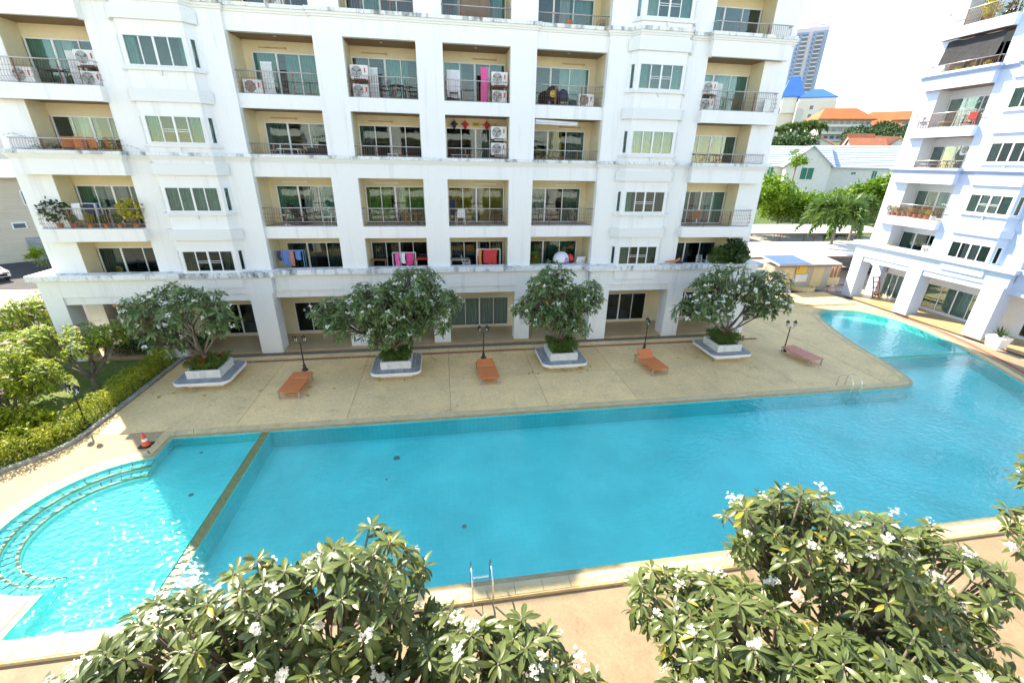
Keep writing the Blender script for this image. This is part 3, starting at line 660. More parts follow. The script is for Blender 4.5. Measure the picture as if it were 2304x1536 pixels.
A1 = tag(empty('apartment_building', (-.27, 25.0, 0)), 'large white apartment block with recessed balconies facing the pool', 'building')
cu = {(1,6):[(0,.3,'curtain_dark')],(2,6):[(.2,.5,'curtain_teal')],(3,6):[(.2,.75,'curtain_brown'),(.8,1,'curtain_teal')],(4,6):[(.45,.62,'curtain_grey'),(.65,1,'curtain_teal')],
 (1,5):[(0,.3,'curtain_teal'),(.45,1,'curtain_teal')],(2,5):[(0,.2,'curtain_dark'),(.5,.85,'curtain_teal')],(3,5):[(0,.3,'curtain_teal'),(.6,1,'curtain_dark')],(4,5):[(.5,1,'curtain_pale')],
 (1,4):[(0,.35,'curtain_dark'),(.6,1,'curtain_dark')],(2,4):[(0,.25,'curtain_dark')],(3,4):[(.4,.8,'curtain_dark')],(4,4):[(.3,.6,'curtain_gold'),(.7,1,'curtain_dark')],
 (1,3):[(0,.3,'curtain_green'),(.4,.62,'curtain_grey'),(.65,1,'curtain_teal')],(2,3):[(0,.42,'curtain_lime'),(.56,1,'curtain_lime')],(3,3):[(0,.44,'curtain_gold'),(.56,1,'curtain_gold')],(4,3):[(0,.35,'curtain_grey'),(.68,1,'curtain_dark')],
 (1,2):[(0,.45,'curtain_dark'),(.68,1,'curtain_dark')],(2,2):[(.05,.28,'curtain_dark'),(.34,.56,'curtain_brown')],(3,2):[(0,.2,'curtain_dark'),(.5,1,'curtain_dark')],(4,2):[(0,.25,'curtain_green'),(.25,.42,'curtain_grey'),(.45,1,'curtain_green')],
 (-1,6):[(0,.4,'curtain_teal')],(-1,5):[(0,.4,'curtain_teal'),(.42,.55,'curtain_pale')],(-1,4):[(.3,.55,'curtain_pale')],(-1,3):[(0,.33,'curtain_green'),(.36,.66,'curtain_grey'),(.7,1,'curtain_teal')],(-1,2):[(0,.3,'curtain_dark')],
 (1,99):None,
 (-10,6):[(0,.2,'curtain_teal'),(.8,1,'curtain_teal')],(-10,5):[(0,.16,'curtain_teal'),(.86,1,'curtain_teal')],(-10,4):[(0,.25,'curtain_teal'),(.75,1,'curtain_teal')],(-10,3):[(0,1,'curtain_teal')],(-10,2):[(0,.25,'curtain_dark'),(.8,1,'curtain_dark')],
 (10,6):[(0,.3,'curtain_pale'),(.8,1,'curtain_teal')],(10,5):[(0,.22,'curtain_teal'),(.78,1,'curtain_teal')],(10,4):[(0,.5,'curtain_pale'),(.5,1,'curtain_teal')],(10,3):[(0,.2,'curtain_teal')],(10,2):[(0,.35,'curtain_pale'),(.5,1,'curtain_green')],
 ('g',0):[(0,.4,'curtain_pale')],('g',1):None,('g',2):None,('g',3):None,('g',4):[(0,1,'blind_grey')],('g',5):[(0,1,'blind_grey')],('g',6):None,('g',7):None}
cu = {k: v for k, v in cu.items() if v is not None or k[0] == 'g'}
for k in list(cu):
    if cu[k] is None: cu[k] = [(0,.02,'curtain_dark')]
apartment(A1, curtains=cu)
A2 = tag(empty('apartment_building', (35.75, 12.35, 0), RAD(-90)), 'white apartment block tinted shade blue along the right side of the pool', 'building')
cb = {(-1,3):[(.05,.5,'curtain_green'),(.5,.8,'curtain_white')],(-10,3):[(0,.25,'curtain_green'),(.27,.72,'curtain_white'),(.75,1,'curtain_green')],(-10,2):[(0,.25,'curtain_green'),(.3,.7,'curtain_white'),(.72,1,'curtain_green')],(-10,4):[(0,.2,'curtain_dark')],(-10,5):[(0,.3,'curtain_green')],('g',0):[(0,1,'curtain_pale')],('g',1):[(0,1,'curtain_pale')],(-1,2):[(0,.5,'curtain_green')]}
apartment(A2, bays=(1,2), wings=(-1,), floors=(2,3,4,5,6,7), W='white_shade_blue', ST='stained_shade_blue', CR='cream_shade_blue', curtains=cb, seed=8)
A3 = tag(empty('apartment_building', (-.27, -1.9, 0), RAD(180)), 'sunlit white apartment block mirrored in the balcony windows opposite', 'building')
apartment(A3, low=True, floors=(2,3,4,5), seed=5, ntop=6)  # unseen block behind the camera, roof lowered to let in more sky light

# ------------------------------------------------------------------ vegetation
def leaf_template(stations=5, width=.26, droop=.25, fold=.12):
    V = []; UV = []
    for i in range(stations):
        t = i/(stations-1); wv = width*.5*(math.sin(math.pi*min(1, t**1.25*.93+.04))**.8)*(1 if t > .02 else .25)
        if i == stations-1: wv *= .25
        z = -droop*t*t
        V += [(t,-wv,z+fold*wv*2),(t,0,z),(t,wv,z+fold*wv*2)]; UV += [(0,t),(.5,t),(1,t)]
    F = []
    for i in range(stations-1):
        for j in (0,1): a = i*3+j; F.append((a,a+3,a+4,a+1))
    return np.array(V), np.array(F), np.array(UV)
def frames(D, U):
    X = D/np.linalg.norm(D,axis=1,keepdims=True); Y = np.cross(U, X); Y /= np.linalg.norm(Y,axis=1,keepdims=True)+1e-9; Z = np.cross(X, Y); return X, Y, Z
def place(tmpl, P, X, Y, Z, S):
    V, F, UV = tmpl; n = len(P)
    W = P[:,None]+S[:,None,None]*(V[None,:,0:1]*X[:,None]+V[None,:,1:2]*Y[:,None]+V[None,:,2:3]*Z[:,None])
    FF = (F[None]+(np.arange(n)*len(V))[:,None,None]).reshape(-1,F.shape[1]); return W.reshape(-1,3), FF, np.tile(UV,(n,1))
LT5 = [leaf_template(6, .31, d, f) for d, f in ((.10,.14),(.28,.10),(.45,.18))]
LT3 = leaf_template(4, .31, .25, .12)
def flower_cluster(rng, c, d, k, r, V, F, mi):
    for i in range(k):
        p = c+d*rng.uniform(.02,.09)+np.array([rng.gauss(0,1),rng.gauss(0,1),rng.gauss(0,.8)])*r*1.25
        nrm = d+np.array([rng.uniform(-.7,.7),rng.uniform(-.7,.7),rng.uniform(-.2,.9)]); nrm /= np.linalg.norm(nrm)
        a = np.cross(nrm,[.3,.5,.8]); a /= np.linalg.norm(a); b = np.cross(nrm,a); ph = rng.uniform(0,6)
        for j in range(5):
            t = ph+j*1.2566; e = a*math.cos(t)+b*math.sin(t); g = -a*math.sin(t)+b*math.cos(t); o = len(V)
            V += [p, p+e*r*.55+g*r*.36+nrm*r*.16, p+e*r*1.05+nrm*r*.22, p+e*r*.6-g*r*.34+nrm*r*.1]; F.append((o,o+1,o+2,o+3)); mi.append(0)
        o = len(V); V += [p+a*r*.17+nrm*r*.09, p+b*r*.17+nrm*r*.09, p-a*r*.17+nrm*r*.09, p-b*r*.17+nrm*r*.09]; F.append((o,o+1,o+2,o+3)); mi.append(1)
def frangipani(name, label, base, lobes, ntips, seed, leaf=.3, nleaf=13, fl=.25, petal='petal', lmat='frangi_leaf', near=False, group=None, trunk_r=.11, flr=.035, flk=7, lean=(0,0), fork=.55):
    """lobes: list of (cx,cy,cz,rx,ry,rz) in world metres; tips spread through the outer part of the lobes"""
    rng = random.Random(seed); nr = np.random.default_rng(seed); base = Vector(base); sub = []
    for (cx,cy,cz,rx,ry,rz) in lobes:
        sub.append((cx,cy,cz,rx*.72,ry*.72,rz*.72))
        for k in range(4):
            th = rng.uniform(0,6.283); e = rng.uniform(-.3,1.2); q = rng.uniform(.42,.6); sub.append((cx+math.cos(th)*math.cos(e)*rx*.68, cy+math.sin(th)*math.cos(e)*ry*.68, cz+math.sin(e)*rz*.68, rx*q, ry*q, rz*q))
    lobes = sub
    root = tag(empty(name, base), label, 'tree', group)
    tips = []; vol = [l[3]*l[4]+l[3]*l[5]+l[4]*l[5] for l in lobes]; tot = sum(vol); tries = 0; gap = leaf*1.0
    while len(tips) < ntips and tries < ntips*60:
        tries += 1; i = rng.choices(range(len(lobes)), vol)[0]; cx,cy,cz,rx,ry,rz = lobes[i]
        th = rng.uniform(0,6.283); ph = math.acos(rng.uniform(-.55,1)); rr = rng.uniform(.62,1.12)
        d = Vector((math.sin(ph)*math.cos(th), math.sin(ph)*math.sin(th), math.cos(ph)))
        p = Vector((cx+d.x*rx*rr, cy+d.y*ry*rr, cz+d.z*rz*rr))
        inside = any(((p.x-l[0])/l[3])**2+((p.y-l[1])/l[4])**2+((p.z-l[2])/l[5])**2 < .42 for j,l in enumerate(lobes) if j != i) and rng.random() < .9
        if inside or any((p-t[0]).length < gap for t in tips): 
            if tries % 40 == 0: gap *= .97
            continue
        out = Vector((d.x/rx, d.y/ry, d.z/rz)).normalized(); tips.append((p, (out*.8+Vector((0,0,.55))).normalized()))
    # limbs
    mb = MB(); cen = Vector((sum(l[0] for l in lobes)/len(lobes), sum(l[1] for l in lobes)/len(lobes), sum(l[2]-l[5]*.55 for l in lobes)/len(lobes)))
    f0 = base+(cen-base)*fork*.45+Vector((lean[0],lean[1],0)); 
    mb.tube([base-base, f0*.5-base*.5+Vector((rng.uniform(-.06,.06),0,0)), f0-base], [trunk_r*1.25, trunk_r, trunk_r*.9], 9)
    K = 7; cs = [t[0] for t in rng.sample(tips, K)]
    for it in range(4):
        g = [[] for _ in cs]
        for t in tips: g[min(range(K), key=lambda q: (t[0]-cs[q]).length)].append(t)
        cs = [sum((t[0] for t in q), Vector())/len(q) if q else cs[i] for i, q in enumerate(g)]
    for q, c in zip(g, cs):
        if not q: continue
        m = f0+(c-f0)*.55; m.z -= .08*(c-f0).length; k1 = f0+(m-f0)*.5+Vector((rng.uniform(-.1,.1),rng.uniform(-.1,.1),rng.uniform(-.12,.02)))
        mb.tube([f0-base, k1-base, m-base], [trunk_r*.62, trunk_r*.5, trunk_r*.42], 7)
        K2 = max(1, len(q)//5); c2 = [t[0] for t in rng.sample(q, K2)]; g2 = [[] for _ in c2]
        for t in q: g2[min(range(K2), key=lambda z: (t[0]-c2[z]).length)].append(t)
        for qq in g2:
            if not qq: continue
            cc = sum((t[0] for t in qq), Vector())/len(qq); dd = sum((t[1] for t in qq), Vector())/len(qq)
            s = m+(cc-m)*.62-dd*leaf*.6; km = m+(s-m)*.5+Vector((rng.uniform(-.08,.08),rng.uniform(-.08,.08),-.06))
            mb.tube([m-base, km-base, s-base], [trunk_r*.40, trunk_r*.33, trunk_r*.27], 6)
            for p, d in qq: mb.tube([s-base, s+(p-s)*.55-d*.05-base, p-base], [trunk_r*.25, trunk_r*.2, trunk_r*.15], 5)
    mb.build('trunk', 'bark', root, smooth=True)
    P = []; D = []; S = []
    for p, d in tips:
        a = d.orthogonal().normalized(); b = d.cross(a); k = nleaf+rng.randint(-3,3); sc_ = leaf*rng.uniform(.85,1.12)
        for i in range(k):
            t = i*2.39996+rng.uniform(-.2,.2); e = rng.uniform(-.28,.30)+.75*(i/k)**2.2
            v = (a*math.cos(t)+b*math.sin(t))*math.cos(e)+d*math.sin(e); P.append(p+v*.02-d*.05*(1-i/k)); D.append(v); S.append(sc_*rng.uniform(.55,1.15)*(1-.35*(i/k)**3))
    P = np.array([tuple(x) for x in P])-np.array(tuple(base)); D = np.array([tuple(x) for x in D]); S = np.array(S)
    U = np.tile([0,0,1.0],(len(P),1))+nr.normal(0,.28,(len(P),3)); X, Y, Z = frames(D, U)
    idx = np.arange(len(P))
    if near:
        dist = np.linalg.norm(P+np.array(tuple(base))-np.array(tuple(EYE)),axis=1)/S
        W = P+np.array(tuple(base))-np.array(tuple(EYE)); dep = W@np.array(tuple(FW)); px = 1152+FPX*(W@np.array(tuple(RT)))/dep; py = 768-FPX*(W@np.array(tuple(UP)))/dep
        dist[(px < 0)|(px > 2304)|(py > 1536)|(py < 0)] += 1e3
        order = np.argsort(dist); pick = order[:300]; idx = order[300:]
        meshes = [np_mesh('leaf', t[0], t[1], lmat, UV=t[2], smooth=True) for t in LT5]
        for i in pick:
            o = link('leaf', meshes[i % 3], root); mt = Matrix.Identity(4)
            for r in range(3): mt[r][0] = X[i][r]*S[i]; mt[r][1] = Y[i][r]*S[i]; mt[r][2] = Z[i][r]*S[i]; mt[r][3] = P[i][r]
            o.matrix_local = mt
    if near:
        Vs = []; Fs = []; Us = []; o = 0
        for q in range(3):
            ii = idx[q::3]; v, f, u = place(LT5[q], P[ii], X[ii], Y[ii], Z[ii], S[ii]); Vs.append(v); Fs.append(f+o); Us.append(u); o += len(v)
        me = np_mesh('foliage', np.vstack(Vs), np.vstack(Fs), lmat, UV=np.vstack(Us), smooth=True)
    else:
        v, f, u = place(LT3, P, X, Y, Z, S); me = np_mesh('foliage', v, f, lmat, UV=u, smooth=True)
    stuff(link('foliage', me, root))
    V = []; F = []; mi = []; b0 = np.array(tuple(base)); cl = []
    for p, d in tips:
        if rng.random() < fl: flower_cluster(rng, np.array(tuple(p+d*leaf*.45))-b0, np.array(tuple(d)), rng.randint(max(2,flk-3),flk+3), flr*rng.uniform(.85,1.2), V, F, mi)
    if V: stuff(link('blossom', np_mesh('blossom', np.array(V), F, [petal,'petal_yellow'], mi), root))
    return root
def scatter_leaves(rng, pts, size, tilt=1.0, w=.55):
    """one kite-shaped leaf per point; returns V,F"""
    n = len(pts); P = np.asarray(pts); D = rng.normal(0,1,(n,3)); D[:,2] = D[:,2]*.6+.25; X, Y, Z = frames(D, rng.normal(0,1,(n,3))*tilt+np.array([0,0,1.0]))
    s = size*rng.uniform(.7,1.25,(n,1)); V = np.stack([P, P+X*s*.5+Y*s*w*.5+Z*s*.06, P+X*s, P+X*s*.5-Y*s*w*.5+Z*s*.06], 1).reshape(-1,3)
    return V, np.arange(n*4).reshape(-1,4)
def shrub_box(root_name, label, base, sx, sy, h, n, size, seed, mat, flowers=0, fmat='ixora_flower', cat='shrub', group=None, rz=0):
    rng = np.random.default_rng(seed); r = tag(empty(root_name, base, rz), label, cat, group)
    P = np.stack([rng.uniform(-sx/2,sx/2,n), rng.uniform(-sy/2,sy/2,n), h*rng.uniform(.02,1,n)**.55], 1)
    k = np.sin(P[:,0]*5+seed)*np.sin(P[:,1]*6+1)*.12; P[:,2] *= 1+k; ov = 1+.22*P[:,2:3]/h; P[:,:2] *= ov
    V, F = scatter_leaves(rng, P, size); stuff(link('foliage', np_mesh('foliage', V, F, mat), r))
    mb = MB()
    for i in range(9):
        x, y = rng.uniform(-sx*.4,sx*.4), rng.uniform(-sy*.4,sy*.4); mb.tube([(x*.8,y*.8,0),(x,y,h*.5),(x*1.1,y*1.1,h*.85)], [.012,.009,.005], 4)
    mb.build('stem', 'bark', r)
    if flowers:
        Q = []
        for i in range(flowers):
            c = np.array([rng.uniform(-sx*.55,sx*.55), rng.uniform(-sy*.55,sy*.4), h*rng.uniform(.75,1.12)]); Q.append(c+rng.normal(0,.035,(10,3)))
        V, F = scatter_leaves(rng, np.vstack(Q), .05, w=.9); stuff(link('blossom', np_mesh('blossom', V, F, fmat), r))
    return r
def leafy_tree(name, label, base, h, blobs, n, size, seed, mat='tree_leaf', group=None, trunk=.16, cat='tree'):
    """blobs in local metres (cx,cy,cz,r)"""
    rng = np.random.default_rng(seed); r = tag(empty(name, base), label, cat, group); vol = np.array([b[3]**2 for b in blobs]); vol = vol/vol.sum(); P = []
    for b, f in zip(blobs, vol):
        m = int(n*f); sub = max(4, int(b[3]*7)); d = rng.normal(0,1,(sub,3)); d /= np.linalg.norm(d,axis=1,keepdims=True); d[:,2] = np.abs(d[:,2])*1.0-.25
        cc = np.array(b[:3])+d*b[3]*rng.uniform(.5,1.0,(sub,1)); pick = rng.integers(0,sub,m); P.append(cc[pick]+rng.normal(0,b[3]*.2,(m,3)))
    P = np.vstack(P); V, F = scatter_leaves(rng, P, size); stuff(link('crown', np_mesh('crown', V, F, mat), r))
    mb = MB(); top = Vector((blobs[0][0]*.4, blobs[0][1]*.4, max(.5, min(b[2]-b[3]*.4 for b in blobs)))); mb.tube([(0,0,-.3), top*.5, top], [trunk, trunk*.8, trunk*.65], 7)
    for b in blobs: mb.tube([top, (top+Vector(b[:3]))*.5+Vector((0,0,-.1)), Vector(b[:3])], [trunk*.5, trunk*.35, trunk*.18], 5)
    mb.build('trunk', 'bark', r, smooth=True); return r

# planters with benches on the far deck
def planter(x, y, label):
    r = tag(empty('planter_bench', (x,y,0)), label, 'planter', 'planter benches on the far deck')
    b = MB(); b.box(-.8,.8,-.8,.8,.0,.30); b.build('base', 'planter_white', r)
    def rr(h, c, n=5):
        P = []
        for sx, sy, a0 in ((1,-1,-90),(1,1,0),(-1,1,90),(-1,-1,180)):
            for i in range(n+1): a = RAD(a0+90*i/n); P.append((sx*(h-c)+c*math.cos(a), sy*(h-c)+c*math.sin(a)))
        return P
    b = MB(); b.prism(rr(1.27,.38), .30, .435); be = b.build('bench', 'planter_white', r)
    # slate tiles on the bench
    st = .315
    for i in range(-4, 4):
        for j in range(-4, 4):
            x0, y0 = i*st, j*st; cx_, cy_ = x0+st/2, y0+st/2
            if abs(cx_) < .7 and abs(cy_) < .7: continue
            q = [(max(-1.24,min(1.24,px)), max(-1.24,min(1.24,py))) for px, py in ((x0+.006,y0+.006),(x0+st-.006,y0+.006),(x0+st-.006,y0+st-.006),(x0+.006,y0+st-.006))]
            if i in (-4,3) and j in (-4,3): 
                sx = 1 if i > 0 else -1; sy = 1 if j > 0 else -1
                q = [(sx*.951,sy*.951),(sx*1.235,sy*.951),(sx*1.14,sy*1.14),(sx*.951,sy*1.235)]
                if sx*sy < 0: q = q[::-1]
            t = MB(); t.prism(q, .4352, .444+rnd.uniform(-.002,.002)); t.build('tile', 'slate', be)
    b = MB(); b.box(-.76,.76,-.76,-.64,.436,.85); b.box(-.76,.76,.64,.76,.436,.85); b.box(-.76,-.64,-.64,.64,.436,.85); b.box(.64,.76,-.64,.64,.436,.85); bo = b.build('box', 'planter_white', r)
    for k in range(5):
        a0, a1 = -.75+k*.30+.008, -.75+(k+1)*.30-.008
        for ax, sg in ((0,-1),(0,1),(1,-1),(1,1)):
            t = MB()
            if ax == 0: t.box(a0,a1,sg*.761,sg*.772,.45,.83)
            else: t.box(sg*.761,sg*.772,a0,a1,.45,.83)
            t.build('tile', 'marble_tile', bo)
    b = MB(); b.box(-.639,.639,-.639,.639,.5,.80); b.build('soil', 'soil', r)
    return r
pl = [(-11.85,21.55,'planter bench in front of the left wing, full of orange flowers'),(-2.7,21.5,'planter bench under the widest frangipani crown, plain green shrub inside'),(6.3,21.5,'planter bench under the narrow frangipani, between second and third sun loungers'),(16.3,21.55,'planter bench beside the rightmost dark lamp post and faded lounger')]
for i, (x,y,l) in enumerate(pl): planter(x, y, l)
sh = ['low shrub thick with orange blossom filling the leftmost planter','clipped green shrub without blossom in planter beside the left lounger','bushy green shrub with one orange blossom spot in third planter','broad green shrub with few orange blossoms in rightmost planter']
for i, (x,y,l) in enumerate(pl): shrub_box('planter_shrub', sh[i], (x,y,.8), 1.35, 1.35, (.42,.38,.62,.62)[i], 5200, .085, 20+i, 'ixora_leaf', flowers=(46,0,3,7)[i], group='shrubs in the planter benches')
FG = 'frangipani trees on the far deck'
frangipani('frangipani_tree', 'open branched frangipani in front of the left wing archway', (-11.9,21.6,.8), [(-13.4,21.5,3.4,1.6,1.5,1.25),(-11.5,21.6,3.9,1.5,1.5,.95),(-13.3,21.2,2.2,1.1,1.1,.9),(-10.9,21.3,2.9,.8,1.0,.6)], 190, 1, leaf=.38, fl=.36, flr=.045, flk=8, group=FG)
frangipani('frangipani_tree', 'widest dense frangipani covering the second ground floor opening', (-2.7,21.5,.8), [(-2.4,21.6,3.75,2.4,1.9,1.55),(-4.7,21.4,2.9,1.8,1.6,1.35),(-.7,21.5,3.1,1.5,1.6,1.5),(-2.9,21.0,2.2,1.8,1.3,1.0)], 470, 2, leaf=.38, fl=.3, flr=.045, flk=8, group=FG)
frangipani('frangipani_tree', 'narrow upright frangipani with round crown between two sun loungers', (6.3,21.5,.8), [(5.5,21.6,3.9,1.5,1.4,1.5),(7.4,21.5,3.5,1.05,1.2,1.0),(5.0,21.4,2.9,1.4,1.2,1.0),(6.5,21.2,2.4,1.2,1.1,.8)], 280, 3, leaf=.38, fl=.4, flr=.045, flk=8, group=FG)
frangipani('frangipani_tree', 'frangipani thick with white blossom beside the faded lounger', (16.3,21.55,.8), [(15.2,21.6,3.9,1.7,1.5,1.5),(17.7,21.5,3.7,1.8,1.5,1.3),(14.6,21.3,2.9,1.5,1.3,1.0),(18.1,21.4,2.9,1.3,1.2,1.0)], 320, 4, leaf=.38, fl=.6, flr=.05, flk=9, group=FG)
NG = 'frangipani trees on the near deck'
frangipani('frangipani_tree', 'large sunlit frangipani in the left foreground below the viewer', (-2.0,3.6,.7), [(-2.1,4.5,4.3,1.4,1.5,1.35),(-3.7,3.7,3.9,1.35,1.4,1.1),(-.3,3.6,3.9,1.5,1.3,1.1),(-1.7,2.2,4.2,1.9,1.1,1.0),(1.2,3.0,3.5,1.1,.9,.8),(-3.2,2.4,3.8,1.2,1.0,.9)], 640, 5, leaf=.27, nleaf=15, fl=.2, lmat='frangi_leaf_near', near=True, group=NG, flk=15, flr=.030)
frangipani('frangipani_tree', 'large sunlit frangipani in the right foreground above the near deck', (6.0,3.4,.7), [(5.9,4.3,4.5,1.5,1.4,1.25),(4.2,3.6,3.9,1.4,1.2,1.1),(7.6,3.6,3.7,1.4,1.3,1.1),(5.6,2.4,3.9,1.8,1.2,1.0),(3.5,2.6,3.2,1.1,1.0,.9),(3.9,4.3,3.6,.9,.8,.8)], 560, 6, leaf=.27, nleaf=15, fl=.2, lmat='frangi_leaf_near', near=True, group=NG, flk=15, flr=.030)
frangipani('frangipani_tree', 'frangipani branch with white blossom cut by the right picture edge', (14.4,4.6,.7), [(13.5,5.5,4.2,1.3,1.2,1.1),(14.6,4.4,4.4,1.6,1.5,1.2),(12.8,5.2,3.0,.8,.8,.6)], 110, 9, leaf=.33, nleaf=14, fl=.5, lmat='frangi_leaf_near', group=NG, flk=18, flr=.045)
GG = 'frangipani trees in the left garden'
frangipani('frangipani_tree', 'yellow green garden frangipani with pale pink blossom nearest the hedge', (-18.0,18.4,0), [(-17.7,18.2,2.2,1.5,1.4,.9),(-18.9,17.6,1.7,1.3,1.2,.8),(-16.9,18.6,1.5,.9,.9,.6)], 190, 12, leaf=.32, fl=.08, petal='petal_pink', lmat='garden_leaf', group=GG, flk=8, flr=.05)
frangipani('frangipani_tree', 'slanting garden frangipani with bare forked trunk behind the lamp post', (-16.7,21.0,0), [(-17.6,22.0,2.1,1.5,1.3,.7),(-16.4,22.3,2.2,1.0,1.0,.6),(-18.9,21.6,2.5,1.0,1.0,.7)], 140, 13, leaf=.32, fl=.06, petal='petal_pink', lmat='garden_leaf', group=GG, flk=8, flr=.05)
frangipani('frangipani_tree', 'garden frangipani with pink blossom beside the white building corner', (-21.8,25.6,0), [(-21.9,25.6,2.6,1.4,1.3,1.0),(-22.6,25.0,1.8,1.2,1.1,.8)], 150, 14, leaf=.33, fl=.1, petal='petal_pink', lmat='garden_leaf', group=GG, flk=8, flr=.06)
frangipani('frangipani_tree', 'leafy garden frangipani at the left picture edge', (-20.4,16.6,0), [(-20.2,16.8,1.9,1.2,1.2,.8),(-19.2,15.8,1.3,1.0,1.0,.6)], 140, 15, leaf=.33, fl=.07, petal='petal_pink', lmat='garden_leaf', group=GG, flk=8, flr=.05)
# hedge
hp = catmull([(-15.15,24.2),(-15.15,20.5),(-15.15,17.2),(-15.5,16.0),(-16.4,15.1),(-18.0,13.9),(-21.0,12.6),(-26,11.6)], 12); hn = np.random.default_rng(5)
H = np.array(hp); seg = np.linalg.norm(np.diff(H,axis=0),axis=1); cum = np.concatenate([[0],np.cumsum(seg)]); N_ = 26000
t = hn.uniform(0,cum[-1],N_); hx = np.interp(t,cum,H[:,0]); hy = np.interp(t,cum,H[:,1]); dx = np.gradient(H[:,0]); dy = np.gradient(H[:,1]); ln = np.hypot(dx,dy); nxv = np.interp(t,cum,dy/ln); nyv = np.interp(t,cum,-dx/ln)
o_ = hn.uniform(-1,1,N_); o_ = np.sign(o_)*np.abs(o_)**.6*.40; hz = .85*hn.uniform(0,1,N_)**.6*(1+.10*np.sin(t*2.3)+.08*np.sin(t*5.1)+.06*np.sin(t*11))
hr = tag(empty('hedge', (0,0,0)), 'clipped yellow green hedge along the left garden kerb', 'hedge'); V, F = scatter_leaves(hn, np.stack([hx+nxv*o_, hy+nyv*o_, hz],1), .085); stuff(link('foliage', np_mesh('foliage', V, F, 'hedge_leaf'), hr))
mb = MB()
for q in np.arange(0, cum[-1], .3): x, y = np.interp(q,cum,H[:,0]), np.interp(q,cum,H[:,1]); mb.tube([(x,y,0),(x+rnd.uniform(-.1,.1),y+rnd.uniform(-.1,.1),.6)], [.02,.01], 5)
mb.build('stem', 'bark', hr)
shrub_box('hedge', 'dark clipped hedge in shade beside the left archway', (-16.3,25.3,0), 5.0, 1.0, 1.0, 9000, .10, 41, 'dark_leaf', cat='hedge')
# lawn grass blades
gn = np.random.default_rng(8); P = np.stack([gn.uniform(-26,-15.6,9000), gn.uniform(13.2,24.2,9000), np.zeros(9000)-.01],1); P = P[(P[:,1] > 13.3+(-15.6-P[:,0])*.0)&(P[:,0] < -15.6-np.clip(16.5-P[:,1],0,9)*1.5)]
V, F = scatter_leaves(gn, P, .11, w=.18); stuff(tag(link('lawn_grass', np_mesh('lawn_grass', V, F, 'grass_blade')), 'thin sunlit grass behind the yellow green hedge', 'grass'))

# ------------------------------------------------------------------ deck furniture
def lounger(x, y, rz, label, fabric, raise_=0.0):
    r = tag(empty('sun_lounger', (x,y,0), rz), label, 'lounger', 'sun loungers by the pool'); L, Wd, h = 2.0, .98, .36
    for sx in (-1,1):
        for yy in (-.95,.86): b = MB(); b.box(sx*.46-.03, sx*.46+.03, yy-.03, yy+.03, 0, h); b.build('leg', 'steel_grey', r)
    b = MB(); b.box(-.49,-.44,-1,1,h,h+.05); b.box(.44,.49,-1,1,h,h+.05); b.box(-.44,.44,-1,-.95,h,h+.05); b.box(-.44,.44,.95,1,h,h+.05); b.build('frame', fabric, r)
    b = MB(); n = 12                                       # sling bed, slightly sagging
    V = []; F = []
    for i in range(n+1):
        yy = -.95+1.35*i/n
        for j in range(5): xx = -.44+.22*j; V.append((xx, yy, h+.052-.02*math.sin(math.pi*j/4)))
    F = [(i*5+j,i*5+j+1,i*5+j+6,i*5+j+5) for i in range(n) for j in range(4)]; b.add(V, F); m = len(V); b.add([(p[0],p[1],p[2]-.02) for p in V], [tuple(reversed(f)) for f in F]); b.build('bed', fabric, r)
    b = MB(); a = raise_; y0 = .42; c, s_ = math.cos(a), math.sin(a); z0 = h+.055
    for k in range(1): b.hexa([(-.43,y0,z0),(.43,y0,z0),(.43,y0+.55*c,z0+.55*s_),(-.43,y0+.55*c,z0+.55*s_),(-.43,y0,z0+.03),(.43,y0,z0+.03),(.43,y0+.55*c,z0+.55*s_+.03),(-.43,y0+.55*c,z0+.55*s_+.03)])
    bk = b.build('backrest', fabric, r)
    if a > .1:
        b = MB(); b.tube([(-.3,y0+.45*c,z0+.45*s_),(-.3,y0+.35,h+.03)], .012, 5); b.tube([(.3,y0+.45*c,z0+.45*s_),(.3,y0+.35,h+.03)], .012, 5); b.build('support', 'steel_grey', r)
    return r
lounger(-7.4,20.0,RAD(-4),'orange sun lounger lying flat, leftmost on the far deck','orange',0.02)
lounger(2.0,20.25,RAD(2),'orange sun lounger with low backrest in the middle of the deck','orange',RAD(14))
lounger(11.15,20.2,RAD(6),'orange sun lounger with steeply raised backrest','orange',RAD(38))
lounger(20.65,20.25,RAD(8),'faded salmon sun lounger lying flat, near the pool ladder','orange_faded',0.02)
o_l = lounger(2.45,4.35,RAD(172),'orange sun lounger half hidden under the foreground frangipani','orange',.02); o_l.location.z = -.1
o_l = lounger(11.0,5.0,RAD(185),'faded orange sun lounger behind the right foreground tree','orange_faded',.02); o_l.location.z = -.1
